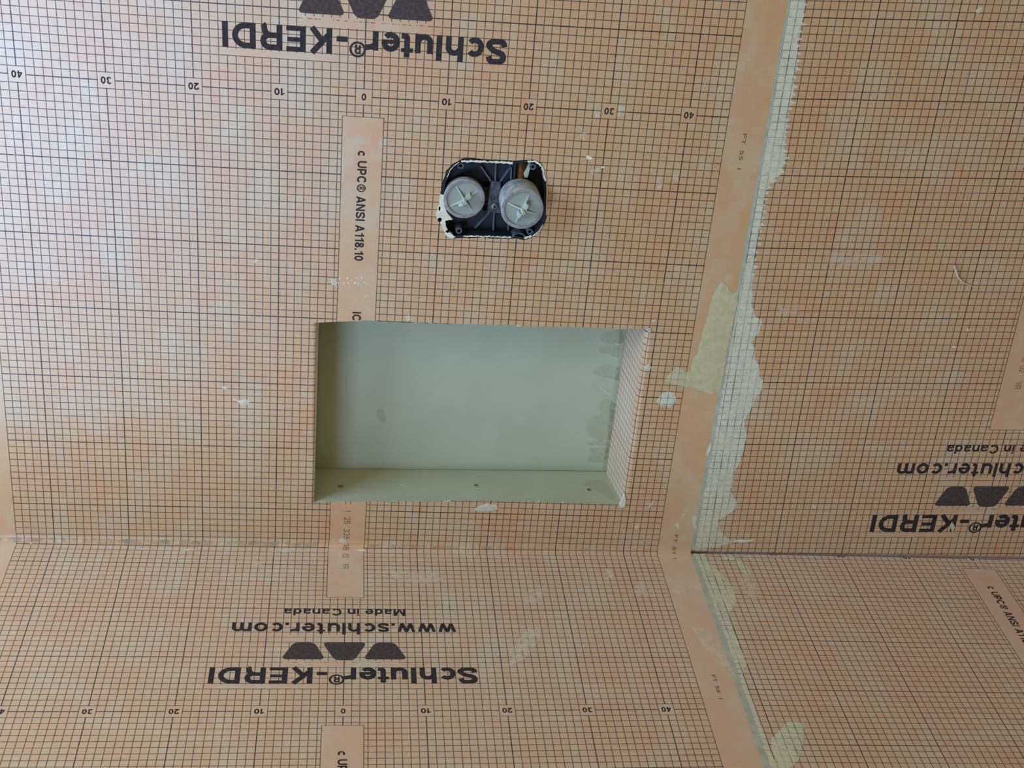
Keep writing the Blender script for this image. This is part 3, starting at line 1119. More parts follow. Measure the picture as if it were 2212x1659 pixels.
# ---------------------------------------------------------------- thinset on the membrane
SMEARS = {"margin_patch":[[47.75,-43.74],[48.4,-43.09],[48.95,-42.53],[49.69,-41.98],[50.17,-42.38],[50.36,-41.03],[50.32,-38.55],[50.29,-36.04],[50.25,-33.49],[50.31,-30.92],[50.34,-28.22],[50.23,-28.2],[50.23,-27.1],[49.37,-26.6],[47.99,-26.92],[46.23,-27.59],[44.91,-27.64],[43.89,-27.87],[42.52,-28.28],[42.3,-28.53],[42.56,-29.27],[42.94,-29.91],[43.57,-30.66],[44.33,-30.58],[44.99,-29.88],[45.77,-30.33],[45.55,-30.84],[45.62,-31.87],[46.14,-32.71],[46.19,-34.14],[46.38,-35.87],[46.61,-37.89],[46.75,-39.88],[46.78,-41.36],[47.21,-42.65]],
          "oval":[[42.13,-26.43],[43.06,-26.83],[44.07,-26.69],[44.29,-25.21],[43.75,-24.35],[42.25,-24.49],[41.56,-25.21]],
          "SEAMR_wall":[[51.9,-80.76],[52.02,-79.73],[51.96,-78.36],[52.02,-76.58],[51.96,-75.6],[52.16,-74.79],[52.25,-73.89],[52.34,-72.98],[52.31,-71.81],[52.42,-70.81],[52.63,-69.73],[52.5,-68.61],[52.38,-67.92],[53.12,-68.44],[52.35,-67.79],[52.41,-66.29],[52.62,-64.79],[52.68,-63.26],[53.11,-61.43],[53.17,-59.88],[52.6,-58.43],[51.85,-57.45],[51.47,-56.64],[51.57,-54.12],[51.7,-51.37],[51.64,-49.61],[51.62,-47.51],[51.9,-44.2],[51.91,-43.19],[52.18,-42.39],[52.45,-40.33],[53.21,-38.68],[54.33,-38.12],[54.12,-36.21],[53.35,-34.74],[53.96,-33.95],[54.26,-32.21],[55.0,-31.31],[55.39,-29.65],[56.08,-29.01],[56.34,-27.71],[55.34,-25.79],[55.11,-24.27],[54.43,-22.38],[55.34,-20.11],[55.2,-17.01],[55.0,-15.38],[54.53,-14.13],[54.62,-12.21],[54.53,-10.73],[55.83,-8.9],[55.81,-7.86],[54.66,-6.43],[53.56,-5.81],[53.94,-4.05],[55.61,-2.55],[56.52,-1.86],[54.81,-1.21],[53.67,-0.83],[52.94,-0.29]],
          "SEAMR_floor":[[52.81,0.76],[52.63,1.56],[52.94,3.25],[53.85,5.13],[54.56,7.19],[54.81,8.7],[54.59,11.36],[53.71,12.94],[52.62,14.3],[52.57,16.62],[52.52,18.85],[52.6,21.79],[52.71,24.64],[51.66,26.27],[51.51,28.8],[51.6,32.13],[51.52,35.98],[51.56,38.8],[51.55,41.5],[51.96,43.83]],
          "b_streak":[[56.36,-2.33],[57.16,-2.34],[58.68,-2.38],[60.07,-2.53],[58.85,-1.96],[57.76,-1.82],[56.64,-1.85]],
          "floor_patch_right":[[55.21,35.76],[57.28,35.96],[56.11,39.49],[54.72,42.29],[53.4,43.83],[51.97,43.75],[51.77,40.7],[52.31,38.67]],
          "floor_margin_film":[[46.61,17.21],[47.24,19.92],[47.88,22.81],[48.56,25.39],[49.74,28.36],[50.56,27.9],[50.31,24.67],[50.04,20.37],[48.82,17.92]],
          "f1":[[25.12,9.9],[27.51,9.05],[26.65,12.22],[25.16,12.51],[24.08,12.01]],
          "f2":[[23.11,18.33],[26.04,17.55],[25.65,20.23],[24.39,22.39],[22.94,24.51],[20.99,25.67],[21.3,22.43],[22.66,21.23]],
          "f3":[[36.89,4.46],[37.77,4.43],[37.88,5.86],[37.46,7.17],[37.09,6.21]],
          "f4":[[41.01,7.11],[42.32,7.35],[42.23,10.58],[40.34,10.89],[40.07,9.56]],
          "f5":[[45.73,7.27],[46.99,6.96],[47.79,9.66],[46.83,11.02],[45.58,9.71]],
          "f6":[[6.32,5.37],[8.56,5.95],[13.1,5.62],[13.65,7.53],[10.71,8.66],[7.86,7.99],[6.28,7.08]],
          "f7":[[53.94,4.9],[54.6,5.0],[54.69,5.22]],
          "bf1":[[54.84,0.52],[56.47,0.39],[56.93,1.05],[56.49,1.78],[55.31,1.53]],
          "bf2":[[58.35,0.33],[59.17,0.25],[59.41,1.41],[58.7,1.43]],
          "bf3":[[56.63,1.92],[57.64,1.75],[58.19,3.46],[58.38,5.12],[57.24,5.15],[56.77,3.5]],
          "bf4":[[56.21,5.07],[57.97,5.02],[58.31,7.79],[57.95,10.51],[56.82,11.6],[56.3,8.93]],
          "n30a":[[28.07,-66.41],[28.64,-66.52],[28.92,-64.83],[28.18,-64.86]],
          "n30b":[[30.9,-66.51],[31.76,-66.63],[31.87,-65.23],[30.95,-65.02]],
          "w1":[[26.89,-62.84],[27.31,-62.94],[27.54,-62.27],[27.09,-61.72],[26.66,-62.3]],
          "chip1":[[27.68,-59.85],[27.96,-59.94],[28.64,-59.6],[28.25,-59.39],[27.72,-59.47]],
          "chip2":[[29.27,-58.32],[29.97,-58.67],[30.5,-58.59],[30.01,-58.36],[29.51,-58.18]],
          "w2":[[28.56,-58.05],[29.43,-58.25],[29.62,-57.88],[28.93,-57.45],[28.46,-57.66]],
          "w3":[[37.09,-57.59],[37.84,-57.63],[37.84,-56.06],[37.09,-56.02]],
          "w4":[[39.03,-58.32],[39.69,-58.43],[39.78,-57.34],[39.01,-57.38]],
          "w5":[[-17.24,-25.33],[-16.7,-25.49],[-16.33,-25.1],[-16.71,-24.82]],
          "w6":[[-15.95,-23.87],[-15.04,-23.42],[-13.81,-23.5],[-13.35,-23.24],[-13.81,-22.63],[-14.42,-22.58],[-15.19,-23.09]],
          "w7":[[-3.38,-41.69],[-2.71,-41.72],[-2.32,-41.08],[-2.68,-40.61],[-3.21,-40.95]],
          "w8":[[6.53,-36.78],[7.06,-36.89],[7.1,-36.12],[6.73,-36.02]],
          "w9":[[17.93,-6.88],[18.71,-7.5],[19.69,-7.73],[20.87,-7.66],[21.28,-6.77],[19.98,-6.34],[18.3,-6.39]],
          "w10":[[-1.0,-1.01],[-0.6,-1.42],[-0.02,-1.39],[-0.08,-0.62],[-0.57,-0.41],[-0.91,-0.6]],
          "w11":[[-10.42,1.7],[-9.48,0.98],[-7.86,0.79],[-6.22,0.88],[-3.93,0.67],[-4.07,1.38],[-6.19,1.58],[-8.63,1.79]],
          "w12":[[1.18,0.94],[2.51,0.62],[2.75,1.26],[2.01,1.2]],
          "w13":[[-29.4,1.43],[-27.36,1.23],[-27.15,1.64],[-28.57,1.74]],
          "w14":[[-23.03,1.52],[-21.14,1.19],[-20.93,1.68],[-22.51,1.92]],
          "w15":[[-12.88,4.26],[-11.9,4.09],[-11.83,5.32],[-12.49,5.47]],
          "w16":[[-43.66,0.34],[-43.19,0.61],[-42.89,0.32],[-43.09,0.88]],
          "w17":[[41.34,-4.32],[41.64,-4.64],[42.03,-4.34],[41.91,-3.93],[41.47,-3.98]],
          "w18":[[43.15,-2.51],[43.8,-2.84],[44.21,-2.43],[44.22,-1.7],[42.56,-1.77]],
          "w19":[[47.94,-6.63],[48.47,-7.66],[48.76,-7.47],[48.34,-6.23],[48.16,-5.72]],
          "w20":[[47.14,-4.98],[47.81,-5.16],[48.05,-4.17],[47.8,-4.07]],
          "w21":[[49.64,-6.27],[50.36,-6.39],[50.4,-5.36],[50.46,-3.82],[49.95,-4.84]],
          "w22":[[50.36,-18.99],[50.46,-17.64],[50.15,-16.66],[49.95,-16.84],[50.06,-18.21]],
          "w23":[[39.01,-30.59],[39.67,-31.06],[40.17,-30.45],[39.68,-29.89],[39.15,-30.14]],
          "w24":[[39.08,-37.58],[39.7,-37.7],[39.67,-37.35],[39.28,-37.33]],
          "w25":[[42.76,-7.82],[43.47,-8.85],[43.66,-8.75],[43.04,-7.63]],
          "w26":[[-12.9,-43.84],[-12.6,-44.01],[-12.24,-43.79],[-12.6,-43.37],[-12.89,-43.36]],
          "b1":[[73.24,-80.93],[73.51,-81.34],[74.02,-81.4],[74.13,-80.7],[73.4,-80.62]],
          "b2":[[81.64,-35.27],[81.95,-35.38],[82.59,-35.22],[82.2,-35.08]],
          "b3":[[83.13,-38.05],[83.34,-38.23],[83.62,-37.8],[83.42,-37.61]],
          "b4":[[66.99,-8.44],[67.35,-8.86],[67.91,-8.26],[67.6,-8.05]],
          "b5":[[88.91,-5.77],[89.15,-6.3],[89.84,-5.37],[89.81,-4.42],[89.51,-4.51]],
          "b6":[[92.77,3.27],[94.43,2.79],[94.63,3.22],[92.96,3.7]],
          "bw1":[[60.99,-48.48],[68.73,-48.35],[69.44,-47.37],[62.07,-46.35]],
          "bw2":[[57.1,-40.46],[59.0,-40.71],[58.98,-39.14],[56.04,-39.19]]}


def smear(poly, parent, mat, h0, h1, name='thinset_smear', jag=0.06, step=0.35):
    """a patch of dried mortar: ragged outline, slightly raised, thin at its edge"""
    P = ragged(poly, step, jag, True)
    n = len(P)
    cx = sum(p[0] for p in P) / n
    cs = sum(p[1] for p in P) / n
    sz = max(max(p[0] for p in P) - min(p[0] for p in P), max(p[1] for p in P) - min(p[1] for p in P))
    g = max(0.35, sz / 14)
    pts = []
    x = min(p[0] for p in P) + g / 2
    while x < max(p[0] for p in P):
        s = min(p[1] for p in P) + g / 2
        while s < max(p[1] for p in P):
            pts.append((x + rnd.uniform(-0.2, 0.2) * g, s + rnd.uniform(-0.2, 0.2) * g))
            s += g
        x += g
    # keep inner points away from the rim
    pts = [p for p in pts if inside_poly(p, P) and min((p[0] - q[0]) ** 2 + (p[1] - q[1]) ** 2 for q in P) > 0.03]
    v, f = cdt(P, [], pts)
    rim = set((round(a, 4), round(b, 4)) for a, b in P)
    V = []
    for a, b in v:
        onrim = (round(a, 4), round(b, 4)) in rim
        V.append(plane_pos(a, b, h0 if onrim else h1 * rnd.uniform(0.75, 1.1)))
    uv = None
    if mat.startswith('ghost'):
        sh = SB if h0 < 0 else SA
        uv = [sh.inv(a, b) for a, b in v]
    return obj(name, V, f, mat, parent, uv, smooth=False)


def edge_of_a(s):
    """x of the first sheet's right-hand edge at wall/floor position s"""
    r = SA.inv(50.0, s)[1]
    return SA.xs(0 if s < 0 else 1, 50.0, r)[0]


# squeezed-out thinset along the overlap of the two sheets
def seam_strip(right, parent, name):
    ss = [p[1] for p in right]
    left = [(edge_of_a(s) - 0.25, s) for s in ss[::-1]]
    poly = [tuple(p) for p in right] + left
    return smear(poly, parent, 'ghost', -0.075, -0.05, name, 0.10, 0.3)


def toothed(right, s_end):
    """add the little trowel teeth that point away from the seam at each grid row"""
    out = []
    for (x0, s0), (x1, s1) in zip(right, right[1:]):
        out.append((x0, s0))
        if s0 < s_end:
            k = max(1, round(abs(s1 - s0)))
            for j in range(k):
                a = s0 + (s1 - s0) * (j + 0.25) / k
                b = s0 + (s1 - s0) * (j + 0.55) / k
                c = s0 + (s1 - s0) * (j + 0.8) / k
                xa = x0 + (x1 - x0) * (j + 0.3) / k
                t = rnd.uniform(0.25, 0.75)
                out += [(xa - 0.1, a), (xa + t, b), (xa - 0.05, c)]
    out.append(right[-1])
    return out


seam_strip(toothed(SMEARS.pop('SEAMR_wall'), -45.0), wall_back, 'thinset_seam')
fl = [p for p in SMEARS.pop('SEAMR_floor')]
fl = [(edge_of_a(0.3) + 2.5, 0.3)] + [p for p in fl if p[1] > 0.4]
seam_strip(fl + [(fl[-1][0] + 1.2, fl[-1][1] + 6), (fl[-1][0] + 1.0, fl[-1][1] + 12)], floor, 'thinset_seam')


# thicker bead right at the edge of the upper sheet, tinted with its shadow
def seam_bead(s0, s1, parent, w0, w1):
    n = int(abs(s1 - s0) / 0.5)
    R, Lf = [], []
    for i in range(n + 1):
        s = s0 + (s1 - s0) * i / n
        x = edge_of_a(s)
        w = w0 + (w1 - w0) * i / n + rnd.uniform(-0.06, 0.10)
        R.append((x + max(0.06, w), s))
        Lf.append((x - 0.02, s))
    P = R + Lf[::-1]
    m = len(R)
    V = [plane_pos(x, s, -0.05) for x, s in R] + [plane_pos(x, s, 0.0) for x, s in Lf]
    obj('thinset_bead_shaded', V, [(i, i + 1, m + i + 1, m + i) for i in range(m - 1)], 'bead', parent)


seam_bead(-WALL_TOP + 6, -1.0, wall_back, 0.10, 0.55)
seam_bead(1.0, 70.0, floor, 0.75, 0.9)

KIND = {'margin_patch': ('ghost_thick', 0.03, 0.07), 'oval': ('ghost', 0.02, 0.05), 'b_streak': ('thin', -0.07, -0.02), 'floor_patch_right': ('ghost', -0.07, -0.04),
        'floor_margin_film': ('haze', 0.02, 0.03), 'f1': ('haze', 0.02, 0.03), 'f2': ('haze', 0.02, 0.03), 'f3': ('film', 0.02, 0.05), 'f4': ('haze', 0.02, 0.03),
        'f5': ('haze', 0.02, 0.03), 'f6': ('haze', 0.02, 0.03), 'bf1': ('ghost', -0.07, -0.05), 'bf2': ('ghost', -0.07, -0.05), 'bf3': ('ghost', -0.07, -0.05), 'bf4': ('haze', -0.07, -0.05),
        'n30a': ('haze', 0.02, 0.03), 'n30b': ('haze', 0.02, 0.03), 'w1': ('haze', 0.02, 0.04), 'chip1': ('thin', 0.02, 0.25), 'chip2': ('thin', 0.02, 0.2), 'w2': ('haze', 0.02, 0.03),
        'w3': ('haze', 0.02, 0.03), 'w4': ('haze', 0.02, 0.03), 'w5': ('film', 0.02, 0.05), 'w6': ('film', 0.02, 0.08), 'w7': ('film', 0.02, 0.06), 'w8': ('film', 0.02, 0.04),
        'w9': ('film', 0.02, 0.08), 'w10': ('film', 0.02, 0.06), 'w11': ('haze', 0.02, 0.05), 'w12': ('thin', 0.02, 0.08), 'w13': ('film', 0.02, 0.05), 'w14': ('film', 0.02, 0.05),
        'w15': ('haze', 0.02, 0.03), 'w16': ('thin', 0.02, 0.1), 'w17': ('film', 0.02, 0.06), 'w18': ('haze', 0.02, 0.03), 'w19': ('haze', 0.02, 0.03), 'w20': ('film', 0.02, 0.04),
        'w21': ('film', 0.02, 0.04), 'w22': ('thin', 0.02, 0.05), 'w23': ('film', 0.02, 0.08), 'w24': ('film', 0.02, 0.05), 'w25': ('film', 0.02, 0.05), 'w26': ('film', 0.02, 0.04),
        'b1': ('film', -0.07, -0.03), 'b2': ('thin', -0.07, 0.05), 'b3': ('film', -0.07, -0.03), 'b4': ('film', -0.07, 0.0), 'b5': ('film', -0.07, -0.03), 'b6': ('film', -0.07, -0.03),
        'bw1': ('wipe', -0.07, -0.06), 'bw2': ('wipe', -0.07, -0.06)}
for key, (mat, h0, h1) in KIND.items():
    P = [tuple(p) for p in SMEARS[key]]
    s_mid = sum(p[1] for p in P) / len(P)
    small = max(max(p[0] for p in P) - min(p[0] for p in P), max(p[1] for p in P) - min(p[1] for p in P)) < 2.5
    smear(P, wall_back if s_mid < 0 else floor, mat, h0, h1, 'thinset_chip' if key.startswith('chip') else 'thinset_smear', 0.05 if small else 0.08, 0.2 if small else 0.35)

# grey mortar left in the inside corner, the fold's shade tinted in
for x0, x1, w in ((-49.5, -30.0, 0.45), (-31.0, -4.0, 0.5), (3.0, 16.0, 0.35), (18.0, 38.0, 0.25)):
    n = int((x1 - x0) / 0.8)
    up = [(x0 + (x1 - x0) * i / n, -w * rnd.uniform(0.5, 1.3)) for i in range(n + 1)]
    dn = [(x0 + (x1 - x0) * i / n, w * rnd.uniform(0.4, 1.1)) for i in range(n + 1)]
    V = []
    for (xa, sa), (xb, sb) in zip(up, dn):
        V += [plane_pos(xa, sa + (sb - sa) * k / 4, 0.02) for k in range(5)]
    obj('corner_residue_shade', V, [(5 * i + k, 5 * i + k + 1, 5 * i + k + 6, 5 * i + k + 5) for i in range(n) for k in range(4)], 'residue', wall_back)

# scattered specks by the code strip
for i in range(26):
    cx, cz = rnd.gauss(0.0, 0.9), rnd.gauss(41.3, 0.8)
    k = rnd.uniform(0.05, 0.14)
    smear([(cx + k * math.cos(a) * rnd.uniform(0.6, 1.4), -(cz + k * math.sin(a) * rnd.uniform(0.6, 1.4))) for a in (0, 1.2, 2.5, 3.8, 5.0)], wall_back, 'thin', 0.02, 0.05, 'thinset_speck', 0.0, 1.0)

# ---------------------------------------------------------------- the niche
DEPTH = 8.68
niche = tag(empty('wall_niche', (17.0, 4.3, 7.6)), 'empty rectangular recessed niche lined with smooth grey-green board', 'niche')
bxl, bxr = -4.78, 38.0
zt_l, zt_r, zb_l, zb_r = 35.3, 36.1, 7.42, 8.15


def lerp(a, b, t):
    return a + (b - a) * t


def quad_box(P, thick, name, mat, parent):
    """a flat board: four front corners and a thickness vector"""
    t = Vector(thick)
    V = [Vector(p) for p in P] + [Vector(p) + t for p in P]
    return obj(name, V, [(0, 1, 2, 3), (4, 5, 6, 7), (0, 1, 5, 4), (1, 2, 6, 5), (2, 3, 7, 6), (3, 0, 4, 7)], mat, parent)


back = quad_box([(bxl - 0.6, DEPTH, zb_l + 0.05), (bxr + 0.6, DEPTH, zb_r + 0.10), (bxr + 0.6, DEPTH, zt_r + 0.5), (bxl - 0.6, DEPTH, zt_l + 0.5)], (0, 0.5, 0), 'back_panel', 'niche', niche)
quad_box([(bxl - 1.0, DEPTH + 0.55, 5.5), (bxr + 2.0, DEPTH + 0.55, 5.5), (bxr + 2.0, DEPTH + 0.55, 38.0), (bxl - 1.0, DEPTH + 0.55, 38.0)], (0, 0.3, 0), 'slot_backing', 'board', niche)  # unseen backing added so the slot under the back panel stays dark
quad_box([(-5.2, 0.05, 35.75), (39.5, 0.05, 36.35), (39.5, DEPTH + 0.5, 36.35), (-5.2, DEPTH + 0.5, 35.55)], (0, 0, 1.2), 'top_panel', 'niche', niche)
quad_box([(-5.25, 0.15, 6.4), (bxl - 0.2, DEPTH + 0.5, 6.4), (bxl - 0.2, DEPTH + 0.5, 36.6), (-5.45, 0.15, 36.6)], (-0.6, 0, 0), 'side_panel', 'niche', niche)
quad_box([(39.2, 0.3, 6.4), (bxr + 0.1, DEPTH + 0.5, 6.4), (bxr + 0.1, DEPTH + 0.5, 36.9), (38.9, 0.3, 36.9)], (0.6, 0, 0), 'side_panel', 'niche', niche)


# the ledge, with three real screw holes
def ledge():
    holes_c = [(-1.03, 4.02), (18.5, 4.36), (34.89, 3.77)]
    holes = [[(cx + 0.44 * math.cos(a * math.pi / 8) * (1 + 0.12 * math.sin(3 * a)), cy + 0.42 * math.sin(a * math.pi / 8)) for a in range(16)] for cx, cy in holes_c]
    front = [(x, 0.0 + rnd.uniform(-0.05, 0.05)) for x, z in bot_edge]
    outer = front + [(39.4, 0.0), (bxr + 0.3, DEPTH + 0.5), (bxl - 0.3, DEPTH + 0.5), (-5.0, 0.0)]

    def zz(x, y):
        t = (x + 4.67) / 43.7
        base = None
        for (x0, z0), (x1, z1) in zip(NICHE_BOT, NICHE_BOT[1:]):
            if x0 <= x <= x1:
                base = z0 + (z1 - z0) * (x - x0) / (x1 - x0)
        if base is None:
            base = NICHE_BOT[0][1] if x < 0 else NICHE_BOT[-1][1]
        return lerp(base - 0.03, lerp(zb_l, zb_r, t), min(1.0, max(0.0, y) / DEPTH))
    pts = [(x, y) for x in range(-4, 39, 2) for y in (1.5, 3.0, 5.0, 7.0)]
    pts = [p for p in pts if min(math.hypot(p[0] - c[0], p[1] - c[1]) for c in holes_c) > 0.9]
    v, f = cdt(outer, holes, pts)
    V = [(x, y, zz(x, y)) for x, y in v]
    F = list(f)
    for h, c in zip(holes, holes_c):
        n = len(V)
        V += [(x, y, zz(x, y)) for x, y in h] + [(c[0] + (x - c[0]) * 0.8, c[1] + (y - c[1]) * 0.8, zz(x, y) - 1.6) for x, y in h]
        m = len(h)
        F += [(n + i, n + (i + 1) % m, n + m + (i + 1) % m, n + m + i) for i in range(m)]
        F.append(tuple(n + m + i for i in range(m)))
    # front lip below the ledge
    n = len(V)
    V += [(x, 0.25, z - 0.03) for x, z in NICHE_BOT] + [(x, 0.25, z - 1.2) for x, z in NICHE_BOT]
    m = len(NICHE_BOT)
    F += [(n + i, n + i + 1, n + m + i + 1, n + m + i) for i in range(m - 1)]
    return V, F, zz


lv, lf, ledge_z = ledge()
ledge_o = obj('bottom_panel', lv, lf, 'niche', niche)
# void under the screw holes' board
# crumbly cut edges along the top and bottom of the opening
def crumbs(edge, dz, n, parent, lo, hi):
    for i in range(n):
        t = rnd.random() * (len(edge) - 1)
        j = int(t)
        x = lerp(edge[j][0], edge[j + 1][0], t - j)
        z = lerp(edge[j][1], edge[j + 1][1], t - j) + dz
        if not lo <= x <= hi:
            continue
        w = rnd.choice((0.2, 0.3, 0.45, 0.8)) * rnd.uniform(0.7, 1.3)
        h = rnd.uniform(0.03, 0.085)
        k = 6
        P = [(x - w / 2 + w * q / k, z + rnd.uniform(0.1, 1.0) * h) for q in range(k + 1)] + [(x + w / 2 - w * q / k, z - rnd.uniform(0.1, 1.0) * h) for q in range(k + 1)]
        MB().prism(P, -rnd.uniform(0.05, 0.12), 0.15).build('thinset_crumb', rnd.choice(('bead', 'bead', 'thin')), parent)


crumbs(top_edge, -0.02, 10, niche, -4.5, 1.6)
crumbs(top_edge, 0.0, 9, niche, 2.0, 38.0)
crumbs(bot_edge, 0.0, 26, niche, -4.5, 38.5)

# thinset drawn over the niche boards
for P in ([(3.7, 17.59), (4.28, 17.81), (4.78, 17.35), (5.0, 16.39), (4.99, 15.42), (4.63, 15.41), (4.01, 15.94), (3.74, 16.62)],
          [(34.5, 30.87), (37.58, 32.05), (37.77, 29.69), (37.2, 29.4), (35.52, 29.39), (34.51, 29.82)],
          [(34.04, 24.7), (34.77, 25.68), (35.94, 26.0), (37.79, 25.8), (37.95, 23.63), (36.96, 23.73), (34.71, 24.19)],
          [(34.74, 28.9), (37.24, 29.13), (37.37, 27.13), (36.22, 27.62), (34.5, 27.95)],
          [(34.13, 15.7), (34.56, 17.26), (35.95, 18.01), (35.5, 19.68), (36.62, 20.55), (37.95, 19.76), (38.1, 15.69), (38.1, 13.55), (36.28, 13.35), (34.79, 14.3)],
          [(34.43, 13.19), (36.27, 13.39), (38.03, 13.31), (38.02, 10.42), (37.75, 9.53), (34.83, 9.74), (35.27, 11.35)],
          [(36.9, 36.0), (38.0, 36.0), (38.05, 22.0), (38.1, 8.6), (37.3, 8.6), (37.5, 14.0), (37.2, 20.0), (37.4, 26.0), (37.1, 31.0)]):
    Q = ragged(P, 0.4, 0.08, True)
    v, f = cdt(Q, [], [])
    obj('thinset_film', [(x, DEPTH - 0.03, z) for x, z in v], f, 'stain', back)
# bright ridges left by the trowel
for a, b, w in (((34.6, 29.55), (37.4, 29.45), 0.12), ((35.9, 27.75), (37.3, 27.1), 0.14), ((34.9, 25.75), (37.8, 25.72), 0.10), ((34.4, 24.35), (37.6, 23.55), 0.09), ((35.2, 22.5), (37.8, 20.6), 0.22), ((34.9, 12.4), (37.9, 12.5), 0.3), ((4.75, 17.4), (5.02, 15.4), 0.07), ((6.0, 19.0), (6.5, 18.3), 0.08), ((4.6, 19.2), (5.0, 18.3), 0.07)):
    MB().bar(a, b, w, DEPTH - 0.01, DEPTH - 0.06).build('trowel_ridge', 'haze', back)
# scratches and a wipe of mortar on the ledge
for x0, y0, x1, y1, w in ((6.3, 5.0, 9.6, 3.4, 0.16), (9.6, 3.4, 11.6, 3.0, 0.10), (6.0, 3.6, 7.0, 3.1, 0.07), (18.2, 3.5, 19.4, 3.3, 0.08), (11.2, 4.3, 11.6, 4.2, 0.08)):
    k = 6
    V = []
    for q in range(k + 1):
        t = q / k
        x, y = lerp(x0, x1, t), lerp(y0, y1, t)
        ww = w * math.sin(math.pi * (0.08 + 0.84 * t)) * rnd.uniform(0.6, 1.2)
        V += [(x, y + ww, ledge_z(x, y) + 0.012), (x, y - ww, ledge_z(x, y) + 0.03)]
    obj('scratch', V, [(2 * q, 2 * q + 1, 2 * q + 3, 2 * q + 2) for q in range(k)], 'film', ledge_o)
P = ragged([(33.6, 5.3), (35.0, 6.2), (36.9, 6.4), (37.9, 4.6), (38.4, 1.8), (37.6, 1.2), (36.6, 3.0), (35.7, 3.3), (34.6, 4.6)], 0.4, 0.08, True)
v, f = cdt(P, [], [])
obj('thinset_film', [(x, y, ledge_z(x, y) + 0.02) for x, y in v], f, 'stain', ledge_o)
# lump of mortar in the lower right corner
MB().prism([(38.6, 8.0), (38.9, 8.9), (39.15, 9.9), (39.4, 9.0), (39.45, 8.1), (39.3, 7.7), (38.9, 7.6)], -0.18, 0.4).build('thinset_lump', 'thin', niche)
MB().prism([(38.45, 36.3), (38.75, 36.6), (39.2, 36.35), (39.3, 35.8), (38.95, 35.75)], -0.12, 0.35).build('thinset_lump', 'pale', niche)

# ---------------------------------------------------------------- the shower valve
valve = tag(empty('shower_valve', (16.7, 0.6, 53.5)), 'black plastic valve body set into the wall above the niche with two round grey caps', 'valve')
inner = grow(VALVE_HOLE, -0.12)
inner2 = grow(VALVE_HOLE, -0.42)
n = len(inner)
V = [(x, -0.02, z) for x, z in inner] + [(x, -0.02, z) for x, z in inner2] + [(x, 2.0, z) for x, z in inner2] + [(x, 2.3, z) for x, z in inner]
F = []
for i in range(n):
    j = (i + 1) % n
    F += [(i, j, n + j, n + i), (n + i, n + j, 2 * n + j, 2 * n + i), (i, j, 3 * n + j, 3 * n + i)]
tri = tessellate_polygon([[Vector((x, z, 0)) for x, z in inner2]])
F += [tuple(2 * n + i for i in t) for t in tri]
tri = tessellate_polygon([[Vector((x, z, 0)) for x, z in inner]])
F += [tuple(3 * n + i for i in t) for t in tri]
obj('housing', V, F, 'black', valve)
for a, b in (((14.78, 57.3), (16.27, 55.36)), ((16.7, 57.9), (16.83, 55.3)), ((18.8, 57.7), (17.47, 55.34)), ((18.66, 57.9), (18.78, 55.6)), ((14.79, 48.88), (16.38, 51.12)), ((17.03, 51.16), (17.13, 48.7)), ((19.0, 49.9), (19.07, 48.8))):
    MB().bar(a, b, 0.17, 2.02, 1.45).build('rib', 'rib', valve)
MB().prism([(16.15, 51.2), (17.9, 51.2), (18.0, 52.4), (17.6, 54.2), (17.5, 55.35), (16.35, 55.35), (16.15, 54.0)], 2.02, 1.3).build('platform', 'boss', valve)
for cx, cz in ((15.72, 54.9), (15.95, 51.75)):
    MB().lathe(cx, cz, [(2.02, 0.62), (1.5, 0.62), (1.5, 0.5), (1.98, 0.5)], 24, close=False).build('socket_ring', 'black', valve)
    MB().lathe(cx, cz, [(1.97, 0.5), (1.99, 0.5)], 24).build('socket_hole_shade', 'dark', valve)  # dark disc, the socket's inner shade put into colour
# the screw, its cross slot laid on as dark bars for shade
sc = MB().lathe(16.94, 52.12, [(1.35, 0.5), (1.18, 0.5), (1.05, 0.42), (0.97, 0.25), (0.95, 0.05)], 24).build('screw', 'steel', valve, True)
cr = MB()
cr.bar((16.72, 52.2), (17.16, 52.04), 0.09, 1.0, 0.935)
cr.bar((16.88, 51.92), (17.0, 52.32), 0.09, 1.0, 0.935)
cr.build('cross_slot_shade', 'dark', sc)
# corner bosses
for cx, cz in ((12.2, 57.62), (21.2, 58.0), (21.66, 49.3), (12.61, 48.95)):
    b = MB().lathe(cx, cz, [(2.02, 0.5), (0.3, 0.42), (0.12, 0.40), (0.12, 0.22), (1.2, 0.2)], 22).build('screw_boss', 'boss', valve, True)
    MB().lathe(cx, cz, [(1.15, 0.205), (1.19, 0.205)], 16).build('boss_hole_shade', 'dark', b)  # dark disc painted as the shade down the boss


